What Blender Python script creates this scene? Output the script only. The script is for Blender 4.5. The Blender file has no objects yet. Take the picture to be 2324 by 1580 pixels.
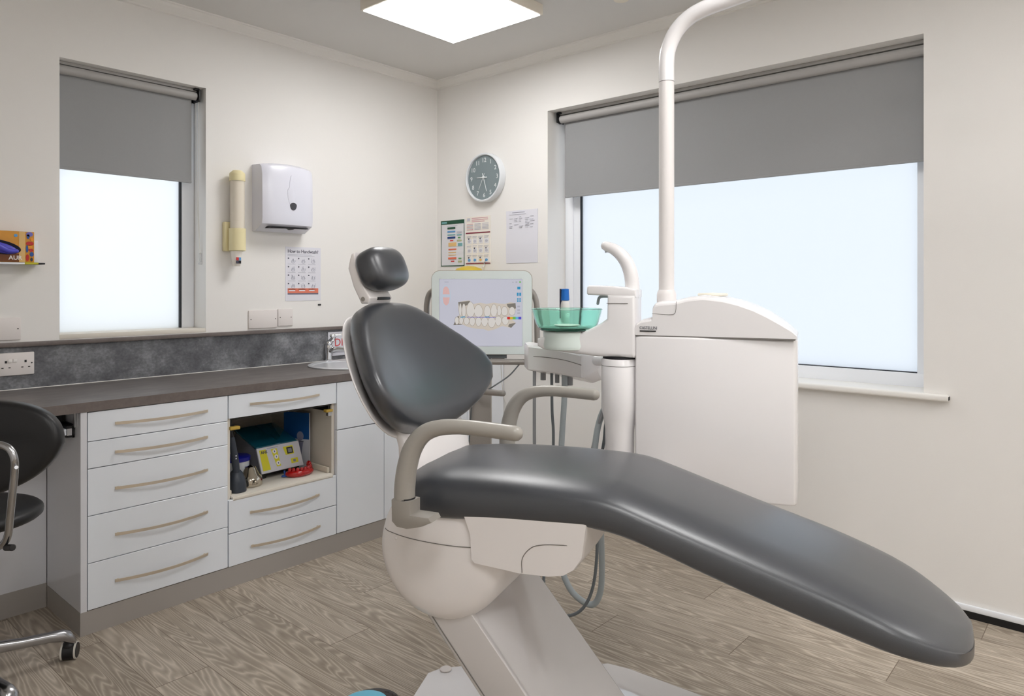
import bpy, bmesh, math, random
from mathutils import Matrix, Vector
random.seed(7)
S = bpy.context.scene
COL = S.collection
PI = math.pi
R = math.radians

# ------------------------------------------------------------------ camera
CAM = Vector((-3.362, -3.6209, 1.33)); YAW = .7181
RT = Vector((math.sin(YAW), -math.cos(YAW), 0)); FW = Vector((math.cos(YAW), math.sin(YAW), 0))
cd = bpy.data.cameras.new('camera'); cam = bpy.data.objects.new('camera', cd); COL.objects.link(cam)
cam.location = CAM; cam.rotation_euler = (PI/2, 0, YAW - PI/2)
cd.sensor_width = 36; cd.lens = 1615.7/2324*36; cd.shift_y = -139.9/2324; cd.clip_start = .02
S.camera = cam

# work frames
W = Matrix.Identity(4)
# room frame: x to the right along the view, y away, used for things that stand askew
G = Matrix.Translation((CAM.x, CAM.y, 0)) @ Matrix.Rotation(YAW - PI/2, 4, 'Z')
_p = CAM + RT*.14 + FW*2.0
CANG = YAW - R(23) - PI/2
F = Matrix.Translation((_p.x, _p.y, 0)) @ Matrix.Rotation(CANG, 4, 'Z')     # dental chair frame: x to the foot end

# ------------------------------------------------------------------ materials
def lin(c):
    return tuple(((v/255)/12.92 if v/255 <= .04045 else ((v/255+.055)/1.055)**2.4) for v in c)
MATS = {}
def mat(name, rgb, rough=.5, metal=0, spec=.5, coat=0, trans=0, ior=1.45, alpha=1, emit=None, es=0, bump=0, bscale=200, var=0, vscale=4, sheen=0):
    m = bpy.data.materials.new(name); m.use_nodes = True
    nt = m.node_tree; b = nt.nodes['Principled BSDF']
    b.inputs['Base Color'].default_value = (*lin(rgb), 1)
    b.inputs['Roughness'].default_value = rough; b.inputs['Metallic'].default_value = metal
    b.inputs['Specular IOR Level'].default_value = spec; b.inputs['Coat Weight'].default_value = coat
    b.inputs['Coat Roughness'].default_value = .05
    b.inputs['Transmission Weight'].default_value = trans; b.inputs['IOR'].default_value = ior
    b.inputs['Alpha'].default_value = alpha
    if emit: b.inputs['Emission Color'].default_value = (*lin(emit), 1); b.inputs['Emission Strength'].default_value = es
    if bump or var:
        tc = nt.nodes.new('ShaderNodeTexCoord')
    if bump:
        n = nt.nodes.new('ShaderNodeTexNoise'); n.inputs['Scale'].default_value = bscale; n.inputs['Detail'].default_value = 3
        bp = nt.nodes.new('ShaderNodeBump'); bp.inputs['Strength'].default_value = bump; bp.inputs['Distance'].default_value = .002
        nt.links.new(tc.outputs['Object'], n.inputs['Vector'])
        nt.links.new(n.outputs['Fac'], bp.inputs['Height']); nt.links.new(bp.outputs['Normal'], b.inputs['Normal'])
    if var:
        n = nt.nodes.new('ShaderNodeTexNoise'); n.inputs['Scale'].default_value = vscale; n.inputs['Detail'].default_value = 5; n.inputs['Roughness'].default_value = .6
        mx = nt.nodes.new('ShaderNodeMix'); mx.data_type = 'RGBA'
        c = lin(rgb)
        mx.inputs[6].default_value = (*[v*(1-var) for v in c], 1); mx.inputs[7].default_value = (*[min(1, v*(1+var)) for v in c], 1)
        nt.links.new(tc.outputs['Object'], n.inputs['Vector']); nt.links.new(n.outputs['Fac'], mx.inputs[0])
        nt.links.new(mx.outputs[2], b.inputs['Base Color'])
    MATS[name] = m; return m

mat('wall_paint', (236, 234, 231), .75, bump=.12, bscale=260, var=.015, vscale=2)
mat('ceiling_paint', (218, 216, 213), .85, bump=.06)
mat('cove_paint', (236, 234, 230), .6)
mat('upvc', (240, 243, 248), .3)
mat('gasket', (28, 29, 34), .6)
mat('blind_fabric', (154, 155, 156), .85, bump=.35, bscale=900, var=.02, vscale=60)
mat('blind_metal', (172, 170, 168), .45)
mat('black_plastic', (22, 22, 24), .4)
mat('cord', (225, 222, 215), .6)
mat('clear_plastic', (235, 235, 235), .15, trans=.6, alpha=.6)
mat('laminate', (233, 238, 245), .22, coat=.3)
mat('laminate_side', (220, 221, 226), .2, coat=.3)
mat('cab_inside', (222, 216, 205), .5)
mat('gap_dark', (60, 58, 56), .8)
mat('plinth', (168, 163, 158), .35, metal=.1)
mat('handle_metal', (214, 202, 184), .3, metal=.6)
mat('chrome', (225, 226, 228), .08, metal=1)
mat('steel', (200, 202, 206), .28, metal=.85)
mat('sink_steel', (214, 216, 220), .3, metal=.45)
mat('alu', (170, 170, 172), .22, metal=1)
mat('gold_clip', (190, 158, 70), .5)
mat('vinyl', (54, 57, 63), .36, spec=.9, coat=.5, bump=.10, bscale=420)
MATS['vinyl'].node_tree.nodes['Principled BSDF'].inputs['Coat Roughness'].default_value = .33
mat('black_vinyl', (20, 20, 22), .42, bump=.08, bscale=420)
mat('shell_white', (236, 232, 231), .3, coat=.15)
mat('unit_white', (243, 241, 242), .25, coat=.2)
mat('gloss_white', (206, 203, 203), .07, coat=1)
MATS['gloss_white'].node_tree.nodes['Principled BSDF'].inputs['Coat IOR'].default_value = 1.9
mat('seam', (120, 116, 112), .7)
mat('arm_grey', (162, 158, 151), .3, coat=.1)
mat('arm_grey_dark', (152, 147, 140), .35)
mat('cart_grey', (158, 153, 148), .35, metal=.3)
mat('hose_light', (168, 177, 181), .4)
mat('hose_dark', (104, 110, 114), .4)
mat('hose_grey', (150, 152, 155), .45)
mat('green_glass', (205, 247, 234), .04, trans=.95, ior=1.2, alpha=1)
mat('green_dark', (12, 62, 48), .2)
mat('bowl_base', (228, 240, 235), .3)
mat('cream_plastic', (232, 221, 176), .35)
mat('cap_cream', (240, 236, 222), .35)
mat('cream_tube', (240, 232, 215), .12, alpha=.55)
mat('cup_white', (243, 238, 230), .5)
mat('dispenser_white', (224, 225, 236), .25, coat=.2)
mat('dispenser_dark', (72, 72, 78), .2)
mat('slot_dark', (45, 44, 46), .8)
mat('plate_white', (228, 222, 219), .35)
mat('switch_white', (240, 236, 233), .25)
mat('paper', (224, 224, 232), .7)
mat('paper_b', (226, 226, 230), .7)
mat('paper_cream', (238, 233, 224), .7)
mat('ink', (70, 70, 84), .8)
mat('ink_soft', (160, 160, 176), .8)
mat('ink_grey', (192, 192, 202), .8)
mat('orange_print', (226, 128, 104), .7)
mat('slate_print', (112, 112, 130), .7)
mat('dark_green', (28, 78, 56), .6)
mat('maroon', (128, 28, 56), .6)
mat('pink_print', (214, 170, 176), .7)
mat('red_print', (206, 56, 56), .6)
mat('salmon', (226, 118, 88), .7)
mat('tan_print', (226, 190, 128), .7)
mat('navy_print', (32, 66, 130), .6)
mat('blue_print', (96, 158, 210), .6)
mat('teal_print', (120, 172, 176), .7)
mat('green_print', (92, 152, 88), .7)
mat('olive_print', (180, 184, 140), .7)
mat('clock_face', (126, 139, 143), .5)
mat('clock_mark', (226, 230, 232), .4)
mat('clock_rim', (226, 230, 234), .25)
mat('yellow_plastic', (206, 178, 50), .4)
mat('screen_bezel', (232, 242, 242), .2, coat=.3)
mat('screen_edge', (180, 176, 168), .3, metal=.5)
def screen(name, rgb, s=.62): return mat(name, (10, 10, 10), .15, emit=rgb, es=s)
screen('screen_white', (222, 222, 236)); screen('scr_tooth', (244, 238, 232)); screen('scr_gum', (232, 220, 206)); screen('scr_edge', (150, 138, 126))
screen('scr_pink', (246, 200, 196)); screen('scr_ring', (214, 224, 240)); screen('scr_blue', (40, 160, 210)); screen('scr_dark', (140, 134, 126))
screen('scr_red', (225, 40, 40)); screen('scr_yel', (240, 200, 60)); screen('scr_grn', (120, 205, 90)); screen('scr_cyn', (110, 200, 240)); screen('scr_vio', (90, 80, 220))
screen('scr_grey', (196, 196, 210))
mat('tub_blue', (26, 30, 140), .3)
mat('tub_white', (220, 222, 226), .4)
mat('curing_dark', (52, 58, 68), .35)
mat('nickel', (190, 182, 168), .14, metal=1)
mat('machine_white', (206, 205, 210), .35)
mat('machine_grey', (128, 128, 134), .5)
mat('teal_lid', (16, 84, 102), .1, coat=.8)
mat('machine_yellow', (214, 206, 40), .5)
mat('book_blue', (10, 70, 130), .4)
mat('book_pale', (176, 178, 186), .5)
mat('book_figure', (116, 118, 140), .5)
mat('red_clear', (200, 18, 22), .06, trans=.35, coat=.6)
mat('blue_plastic', (50, 90, 170), .3)
mat('glove_box', (206, 142, 40), .45, var=.25, vscale=14)
mat('glove_box_low', (112, 60, 14), .45)
mat('glove_box_strip', (222, 182, 116), .45)
mat('glove', (84, 82, 200), .35, var=.25, vscale=40)
mat('box_hole', (14, 12, 40), .8)
mat('box_red', (190, 40, 36), .45); mat('box_blue', (36, 86, 160), .45)
mat('box_orange', (232, 150, 36), .45); mat('box_violet', (112, 110, 190), .45)
mat('lime', (196, 190, 40), .5)
mat('bottle_blue', (24, 110, 200), .3); mat('bottle_white', (236, 234, 230), .3)
mat('pedal_blue', (110, 196, 224), .3); mat('pedal_dark', (52, 46, 44), .4)
mat('caster_pale', (204, 200, 192), .4)
mat('detector', (232, 224, 208), .4)
mat('tray_rail', (214, 206, 190), .4)
mat('light_box', (236, 228, 214), .5)

# diffuser of the ceiling panels
m = bpy.data.materials.new('lamp_diffuser'); m.use_nodes = True; nt = m.node_tree; nt.nodes.clear()
e = nt.nodes.new('ShaderNodeEmission'); e.inputs[0].default_value = (1, .99, .982, 1); e.inputs[1].default_value = 14
o = nt.nodes.new('ShaderNodeOutputMaterial'); nt.links.new(e.outputs[0], o.inputs[0]); MATS['lamp_diffuser'] = m
# frosted glass: daylight from the sky outside scatters through it
m = bpy.data.materials.new('frosted_glass'); m.use_nodes = True; nt = m.node_tree; nt.nodes.clear()
t = nt.nodes.new('ShaderNodeBsdfTranslucent'); t.inputs[0].default_value = (.93, .95, .96, 1)
g = nt.nodes.new('ShaderNodeBsdfGlossy'); g.inputs['Roughness'].default_value = .3; g.inputs[0].default_value = (.9, .9, .9, 1)
x = nt.nodes.new('ShaderNodeMixShader'); x.inputs[0].default_value = .06
o = nt.nodes.new('ShaderNodeOutputMaterial'); L = nt.links.new
L(t.outputs[0], x.inputs[1]); L(g.outputs[0], x.inputs[2]); L(x.outputs[0], o.inputs[0]); MATS['frosted_glass'] = m

def nodes(name):
    m = bpy.data.materials.new(name); m.use_nodes = True
    nt = m.node_tree; MATS[name] = m
    def N(t, **k):
        n = nt.nodes.new('ShaderNode'+t)
        for a, v in k.items(): setattr(n, a, v)
        return n
    def M(op, a, b=None, c=None):
        n = N('Math', operation=op)
        for i, v in enumerate((a, b, c)):
            if v is None: continue
            if isinstance(v, (int, float)): n.inputs[i].default_value = v
            else: nt.links.new(v, n.inputs[i])
        return n.outputs[0]
    return m, nt, N, M, nt.nodes['Principled BSDF']

# oak-look vinyl planks running along the y axis
m, nt, N, M, b = nodes('oak_planks'); L = nt.links.new
tc = N('TexCoord'); sp = N('SeparateXYZ'); L(tc.outputs['Object'], sp.inputs[0])
PW, PL = .182, 1.22
xs = M('DIVIDE', sp.outputs[0], PW); row = M('FLOOR', xs); fx = M('SUBTRACT', xs, row)
ys = M('ADD', M('DIVIDE', sp.outputs[1], PL), M('MULTIPLY', row, .387)); col = M('FLOOR', ys); fy = M('SUBTRACT', ys, col)
cid = N('CombineXYZ'); L(row, cid.inputs[0]); L(col, cid.inputs[1])
wn = N('TexWhiteNoise', noise_dimensions='3D'); L(cid.outputs[0], wn.inputs['Vector'])
ws = N('SeparateColor'); L(wn.outputs['Color'], ws.inputs[0])
gx = M('ADD', M('MULTIPLY', sp.outputs[0], 7.5), M('MULTIPLY', ws.outputs[0], 50)); gy = M('ADD', M('MULTIPLY', sp.outputs[1], .62), M('MULTIPLY', ws.outputs[1], 50))
gv = N('CombineXYZ'); L(gx, gv.inputs[0]); L(gy, gv.inputs[1])
n1 = N('TexNoise'); n1.inputs['Scale'].default_value = 1.35; n1.inputs['Detail'].default_value = 1.6; n1.inputs['Roughness'].default_value = .45; L(gv.outputs[0], n1.inputs['Vector'])
fv = N('CombineXYZ'); L(M('MULTIPLY', sp.outputs[0], 60), fv.inputs[0]); L(M('MULTIPLY', sp.outputs[1], 7), fv.inputs[1])
n2 = N('TexNoise'); n2.inputs['Scale'].default_value = 1; n2.inputs['Detail'].default_value = 4; L(fv.outputs[0], n2.inputs['Vector'])
ring = M('FRACT', M('ADD', M('MULTIPLY', n1.outputs['Fac'], 26), M('MULTIPLY', n2.outputs['Fac'], .55)))
tri = M('ABSOLUTE', M('SUBTRACT', M('MULTIPLY', ring, 2), 1))
line = M('POWER', tri, 2.0)
n3 = N('TexNoise'); n3.inputs['Scale'].default_value = 1.6; n3.inputs['Detail'].default_value = 3; L(gv.outputs[0], n3.inputs['Vector'])
v = M('ADD', M('MULTIPLY', line, .36), M('MULTIPLY', n2.outputs['Fac'], .45))
v = M('ADD', v, M('MULTIPLY', n3.outputs['Fac'], .35)); v = M('ADD', v, M('MULTIPLY', ws.outputs[2], .22))
cr = N('ValToRGB'); L(v, cr.inputs[0]); el = cr.color_ramp.elements
el[0].position = .18; el[0].color = (*lin((112, 101, 88)), 1); el[1].position = 1.0; el[1].color = (*lin((204, 193, 178)), 1)
k = el.new(.55); k.color = (*lin((156, 144, 129)), 1)
gap = M('MULTIPLY', M('GREATER_THAN', M('MINIMUM', fx, M('SUBTRACT', 1, fx)), .006), M('GREATER_THAN', M('MINIMUM', fy, M('SUBTRACT', 1, fy)), .0012))
mx = N('Mix', data_type='RGBA'); mx.inputs[6].default_value = (*lin((112, 98, 84)), 1); L(gap, mx.inputs[0]); L(cr.outputs[0], mx.inputs[7]); L(mx.outputs[2], b.inputs['Base Color'])
b.inputs['Roughness'].default_value = .42; b.inputs['Specular IOR Level'].default_value = .35
bp = N('Bump'); bp.inputs['Strength'].default_value = .15; bp.inputs['Distance'].default_value = .002; L(v, bp.inputs['Height']); L(bp.outputs[0], b.inputs['Normal'])

# mottled slate-look laminate
def slate(name, c0, c1, c2, rough, sc):
    m, nt, N, M, b = nodes(name); L = nt.links.new
    tc = N('TexCoord'); mp = N('Mapping'); mp.inputs['Scale'].default_value = sc; L(tc.outputs['Object'], mp.inputs[0])
    n1 = N('TexNoise'); n1.inputs['Scale'].default_value = 7; n1.inputs['Detail'].default_value = 6; n1.inputs['Roughness'].default_value = .65; L(mp.outputs[0], n1.inputs['Vector'])
    n2 = N('TexNoise'); n2.inputs['Scale'].default_value = 90; n2.inputs['Detail'].default_value = 3; L(mp.outputs[0], n2.inputs['Vector'])
    v = M('ADD', M('MULTIPLY', n1.outputs['Fac'], .8), M('MULTIPLY', n2.outputs['Fac'], .25))
    cr = N('ValToRGB'); L(v, cr.inputs[0]); el = cr.color_ramp.elements
    el[0].position = .34; el[0].color = (*lin(c0), 1); el[1].position = .72; el[1].color = (*lin(c2), 1); k = el.new(.52); k.color = (*lin(c1), 1)
    L(cr.outputs[0], b.inputs['Base Color']); b.inputs['Roughness'].default_value = rough
    bp = N('Bump'); bp.inputs['Strength'].default_value = .15; bp.inputs['Distance'].default_value = .001; L(n2.outputs['Fac'], bp.inputs['Height']); L(bp.outputs[0], b.inputs['Normal'])
slate('slate_top', (92, 87, 85), (108, 102, 99), (124, 118, 115), .38, (1, 2.5, 1))
slate('slate_edge', (96, 88, 84), (108, 99, 95), (120, 111, 106), .45, (1, 1, 1))
slate('slate_upstand', (70, 71, 75), (104, 105, 109), (152, 154, 158), .45, (1, 1, 1.2))

# ------------------------------------------------------------------ object helpers
def wmat(o):
    m = o.matrix_basis.copy(); p = o.parent
    while p: m = p.matrix_basis @ m; p = p.parent
    return m
def tag(o, label=None, cat=None, group=None, kind=None):
    if label: o['label'] = label
    if cat: o['category'] = cat
    if group: o['group'] = group
    if kind: o['kind'] = kind
    return o
def thing(name, label, cat, loc=(0, 0, 0), frame=W, group=None, kind=None):
    o = bpy.data.objects.new(name, None); COL.objects.link(o)
    o.empty_display_size = .05
    o.matrix_basis = frame @ Matrix.Translation(loc)
    return tag(o, label, cat, group, kind)

def cr_path(pts, sub=8):
    P = [Vector(p) for p in pts]
    if len(P) < 3: return P
    out = []
    for i in range(len(P)-1):
        p0 = P[i-1] if i else P[0]*2-P[1]; p1 = P[i]; p2 = P[i+1]; p3 = P[i+2] if i+2 < len(P) else P[-1]*2-P[-2]
        for k in range(sub):
            t = k/sub
            out.append(.5*((2*p1)+(p2-p0)*t+(2*p0-5*p1+4*p2-p3)*t*t+(-p0+3*p1-3*p2+p3)*t**3))
    out.append(P[-1]); return out
def lerp_list(v, n):
    out = []
    for i in range(n):
        t = i/(n-1)*(len(v)-1); a = min(int(t), len(v)-2); out.append(v[a]*(1-(t-a))+v[a+1]*(t-a))
    return out
def interp(x, ks):
    if x <= ks[0][0]: return ks[0][1]
    for (a, va), (b, vb) in zip(ks, ks[1:]):
        if x <= b:
            t = (x-a)/(b-a); return va+(vb-va)*t
    return ks[-1][1]
def smooth_interp(x, ks):
    # Catmull-Rom through the knots
    if x <= ks[0][0]: return ks[0][1]
    if x >= ks[-1][0]: return ks[-1][1]
    for i in range(len(ks)-1):
        a, va = ks[i]; b, vb = ks[i+1]
        if x <= b:
            h = b-a; t = (x-a)/h
            ma = ((vb-ks[i-1][1])/(b-ks[i-1][0]) if i else (vb-va)/h); mb = ((ks[i+2][1]-va)/(ks[i+2][0]-a) if i+2 < len(ks) else (vb-va)/h)
            return (2*t**3-3*t*t+1)*va+(t**3-2*t*t+t)*h*ma+(-2*t**3+3*t*t)*vb+(t**3-t*t)*h*mb

class MB:
    def __init__(s, material, frame=W):
        s.bm = bmesh.new(); s.mats = []; s.frame = frame; s.m(material)
    def m(s, name):
        if name not in s.mats: s.mats.append(name)
        s.i = s.mats.index(name); return s
    def merge(s, t, mx=None):
        if mx is not None: bmesh.ops.transform(t, matrix=mx, verts=t.verts)
        mp = {v: s.bm.verts.new(v.co) for v in t.verts}
        for f in t.faces:
            try: nf = s.bm.faces.new([mp[v] for v in f.verts])
            except ValueError: continue
            nf.material_index = s.i
        t.free(); return s
    def box(s, x0, x1, y0, y1, z0, z1, bev=0, seg=2, mx=None, axes=None):
        t = bmesh.new(); bmesh.ops.create_cube(t, size=1)
        bmesh.ops.transform(t, matrix=Matrix.Translation(((x0+x1)/2, (y0+y1)/2, (z0+z1)/2)) @ Matrix.Diagonal((abs(x1-x0), abs(y1-y0), abs(z1-z0), 1)), verts=t.verts)
        if bev:
            ed = list(t.edges)
            if axes is not None: ed = [e for e in ed if abs((e.verts[0].co-e.verts[1].co).normalized()[axes]) > .9]
            bmesh.ops.bevel(t, geom=ed, offset=bev, segments=seg, affect='EDGES', profile=.5)
        return s.merge(t, mx)
    def quad(s, *pts):
        t = bmesh.new(); t.faces.new([t.verts.new(p) for p in pts]); return s.merge(t)
    def prism(s, poly, t0, t1, axis='y', bev=0, seg=2, mx=None, cap_bev=True):
        def P(a, b, c): return {'y': (a, c, b), 'x': (c, a, b), 'z': (a, b, c)}[axis]
        t = bmesh.new(); n = len(poly)
        A = [t.verts.new(P(a, b, t0)) for a, b in poly]; B = [t.verts.new(P(a, b, t1)) for a, b in poly]
        t.faces.new(A); t.faces.new(B[::-1])
        for i in range(n): t.faces.new([A[i], B[i], B[(i+1) % n], A[(i+1) % n]])
        bmesh.ops.recalc_face_normals(t, faces=t.faces)
        if bev:
            ed = [e for e in t.edges if (e.verts[0] in A) == (e.verts[1] in A)] if cap_bev else [e for e in t.edges if (e.verts[0] in A) != (e.verts[1] in A)]
            bmesh.ops.bevel(t, geom=ed, offset=bev, segments=seg, affect='EDGES', profile=.5)
        return s.merge(t, mx)
    def loft(s, rings, cap=True, closed=False):
        t = bmesh.new(); V = [[t.verts.new(p) for p in r] for r in rings]; n = len(V[0])
        for a, b in zip(V, V[1:]+([V[0]] if closed else [])):
            for i in range(n): t.faces.new([a[i], a[(i+1) % n], b[(i+1) % n], b[i]])
        if cap and not closed: t.faces.new(V[0][::-1]); t.faces.new(V[-1])
        bmesh.ops.recalc_face_normals(t, faces=t.faces)
        return s.merge(t)
    def tube(s, pts, r, n=16, sub=8, smooth=True, round_ends=True, squash=1):
        P = cr_path(pts, sub) if smooth else [Vector(p) for p in pts]
        rr = [r]*len(P) if isinstance(r, (int, float)) else lerp_list(r, len(P))
        if round_ends:
            d0 = (P[0]-P[1]).normalized(); d1 = (P[-1]-P[-2]).normalized(); r0, r1 = rr[0], rr[-1]
            pre = [(P[0]+d0*r0*math.sin(a), r0*math.cos(a)) for a in (R(85), R(60), R(30))]
            post = [(P[-1]+d1*r1*math.sin(a), r1*math.cos(a)) for a in (R(30), R(60), R(85))]
            P = [p for p, _ in pre]+P+[p for p, _ in post]; rr = [q for _, q in pre]+rr+[q for _, q in post]
        T = [(P[min(i+1, len(P)-1)]-P[max(i-1, 0)]).normalized() for i in range(len(P))]
        up = Vector((0, 0, 1)) if abs(T[0].z) < .9 else Vector((1, 0, 0))
        u = (up-T[0]*up.dot(T[0])).normalized(); rings = []
        for p, t, q in zip(P, T, rr):
            u = (u-t*u.dot(t)).normalized(); v = t.cross(u)
            rings.append([p+(u*math.cos(2*PI*k/n)+v*math.sin(2*PI*k/n)*squash)*q for k in range(n)])
        return s.loft(rings)
    def lathe(s, prof, org=(0, 0, 0), axis=(0, 0, 1), n=40, cap=True, sx=1):
        ax = Vector(axis).normalized(); o = Vector(org)
        up = Vector((0, 0, 1)) if abs(ax.z) < .9 else Vector((1, 0, 0))
        u = (up-ax*up.dot(ax)).normalized(); v = ax.cross(u)
        rings = [[o+ax*h+(u*math.cos(2*PI*k/n)*sx+v*math.sin(2*PI*k/n))*max(r, 1e-5) for k in range(n)] for r, h in prof]
        return s.loft(rings, cap)
    def cyl(s, p0, p1, r, n=32, bev=0):
        p0 = Vector(p0); h = (Vector(p1)-p0).length
        prof = [(r, 0), (r, h)] if not bev else [(r-bev, 0), (r, bev), (r, h-bev), (r-bev, h)]
        return s.lathe(prof, p0, Vector(p1)-p0, n)
    def ell(s, c, rx, ry, rz, mx=None, e=2, n=32, k=16):
        # superellipsoid
        def f(a): return math.copysign(abs(a)**(2/e), a)
        rings = []
        for i in range(k+1):
            a = -PI/2+PI*i/k; ca, sa = f(math.cos(a)), f(math.sin(a))
            rings.append([Vector((rx*ca*f(math.cos(2*PI*j/n)), ry*ca*f(math.sin(2*PI*j/n)), rz*sa)) for j in range(n)])
        rings = [[((mx @ q) if mx else q)+Vector(c) for q in r] for r in rings]
        return s.loft(rings)
    def text(s, txt, size, mx, depth=.0004, align='LEFT', bold=0, sx=1):
        c = bpy.data.curves.new('tmp', 'FONT'); c.body = txt; c.size = size; c.extrude = depth; c.align_x = align; c.resolution_u = 3; c.offset = bold
        o = bpy.data.objects.new('tmp', c); COL.objects.link(o)
        me = bpy.data.meshes.new_from_object(o); bpy.data.objects.remove(o); bpy.data.curves.remove(c)
        t = bmesh.new(); t.from_mesh(me); bpy.data.meshes.remove(me)
        bmesh.ops.transform(t, matrix=Matrix.Diagonal((sx, 1, 1, 1)), verts=t.verts)
        return s.merge(t, mx)
    def build(s, name, parent=None, label=None, cat=None, group=None, kind=None, loc=None, angle=35, flat=False):
        bmesh.ops.remove_doubles(s.bm, verts=s.bm.verts, dist=1e-6)
        bmesh.ops.transform(s.bm, matrix=s.frame, verts=s.bm.verts)
        me = bpy.data.meshes.new(name); o = bpy.data.objects.new(name, me); COL.objects.link(o)
        if parent is not None:
            o.parent = parent; inv = wmat(parent).inverted()
        else:
            if loc is None:
                xs = [v.co for v in s.bm.verts]; loc = Vector(((min(v.x for v in xs)+max(v.x for v in xs))/2, (min(v.y for v in xs)+max(v.y for v in xs))/2, min(v.z for v in xs)))
            o.matrix_basis = Matrix.Translation(loc) if not isinstance(loc, Matrix) else loc
            inv = o.matrix_basis.inverted()
        bmesh.ops.transform(s.bm, matrix=inv, verts=s.bm.verts)
        s.bm.to_mesh(me); s.bm.free()
        for n in s.mats: me.materials.append(MATS[n])
        if not flat:
            for p in me.polygons: p.use_smooth = True
            me.set_sharp_from_angle(angle=R(angle))
        return tag(o, label, cat, group, kind)

# axes for print: on the left wall (faces -y) and on the right wall (faces -x)
def on_left(x, y, z): return Matrix.Translation((x, y, z)) @ Matrix.Rotation(PI/2, 4, 'X')
def on_right(x, y, z): return Matrix.Translation((x, y, z)) @ Matrix.Rotation(-PI/2, 4, 'Z') @ Matrix.Rotation(PI/2, 4, 'X')

# ================================================================== the room
X0, Y0, H = -4.7, -5.6, 2.735
O = (0, 0, 0)
MB('oak_planks').box(X0-.25, .25, Y0-.25, .25, -.1, 0).build('floor', kind='structure', loc=O, flat=True)
MB('ceiling_paint').box(X0-.25, .25, Y0-.25, .25, H, H+.1).build('ceiling', kind='structure', loc=O, flat=True)
WA = (-2.295, -1.628, 1.092, 2.357)      # window opening in the left wall
WB = (-2.961, -.968, .865, 2.384)        # window opening in the right wall
q = MB('wall_paint')
q.box(X0-.25, WA[0], 0, .25, 0, H).box(WA[1], .25, 0, .25, 0, H).box(WA[0], WA[1], 0, .25, 0, WA[2]).box(WA[0], WA[1], 0, .25, WA[3], H)
q.build('wall_left', kind='structure', loc=O, flat=True)
q = MB('wall_paint')
q.box(0, .25, Y0-.25, WB[0], 0, H).box(0, .25, WB[1], 0, 0, H).box(0, .25, WB[0], WB[1], 0, WB[2]).box(0, .25, WB[0], WB[1], WB[3], H)
q.build('wall_right', kind='structure', loc=O, flat=True)
MB('wall_paint').box(X0-.25, .25, Y0-.25, Y0, 0, H).build('wall_behind', kind='structure', loc=O, flat=True)
MB('wall_paint').box(X0-.25, X0, Y0, .0, 0, H).build('wall_side', kind='structure', loc=O, flat=True)
cv = [(0, 2.683), (-.010, 2.686), (-.012, 2.694), (-.022, 2.702), (-.034, 2.716), (-.038, 2.727), (-.048, 2.729), (-.05, H), (0, H)]
MB('cove_paint').prism([(a, b) for a, b in cv], X0, 0, 'x').build('trim_1', kind='structure', angle=20)
MB('cove_paint').prism([(a, b) for a, b in cv], Y0, 0, 'y').build('trim_2', kind='structure', angle=20)
MB('black_plastic').box(-.012, 0, Y0, -.62, 0, .028).m('upvc').box(-.013, 0, Y0, -.62, .028, .052, .004).build('baseboard_right', kind='structure')

# window 1, left wall
w1 = thing('window_1', None, None, (-1.96, .16, 1.092), kind='structure')
a0, a1, b0, b1 = WA
q = MB('upvc')
fy0, fy1 = .13, .2
q.box(a0, a0+.035, fy0, fy1, b0, b1, .006).box(a1-.065, a1, fy0, fy1, b0, b1, .006).box(a0, a1, fy0, fy1, b1-.065, b1, .006)
q.build('window_frame', w1)
MB('cab_inside').box(a0, a1, .0, .2, b0, b0+.022, .003).build('window_sill', w1)
MB('gasket').box(a1-.0705, a1-.064, fy0+.006, fy0+.03, b0+.022, b1-.065).build('gasket', w1)
MB('frosted_glass').box(a0+.033, a1-.068, .158, .164, b0+.02, b1-.06).build('window_pane', w1, flat=True)
# window 2, right wall
w2 = thing('window_2', None, None, (.2, -1.96, .865), kind='structure')
a0, a1, b0, b1 = WB
q = MB('upvc'); fx = .172
q.box(fx, .24, a1-.06, a1, b0, b1, .006).box(fx+.012, .24, a1-.108, a1-.058, b0+.02, b1, .005).box(fx, .24, a0, a0+.06, b0, b1, .006).box(fx, .24, a0, a1, b1-.065, b1, .006).box(fx-.004, .24, a0+.001, a1-.001, b0+.0195, b0+.082, .003)
q.build('window_frame', w2)
MB('gasket').box(fx+.014, fx+.04, a1-.1115, a1-.107, b0+.082, b1-.06).box(fx+.004, fx+.03, a0+.06, a1-.108, b0+.081, b0+.085).build('gasket', w2)
MB('frosted_glass').box(.204, .21, a0+.058, a1-.108, b0+.08, b1-.06).build('window_pane', w2, flat=True)
MB('cove_paint').box(-.03, .2, a0+.004, a1-.004, b0-.002, b0+.022).box(-.034, .0, -3.055, -.87, b0-.004, b0+.023, .008, 3).m('gap_dark').box(-.028, -.004, -3.0565, -3.0545, b0+.002, b0+.016).build('window_sill', w2)

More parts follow.
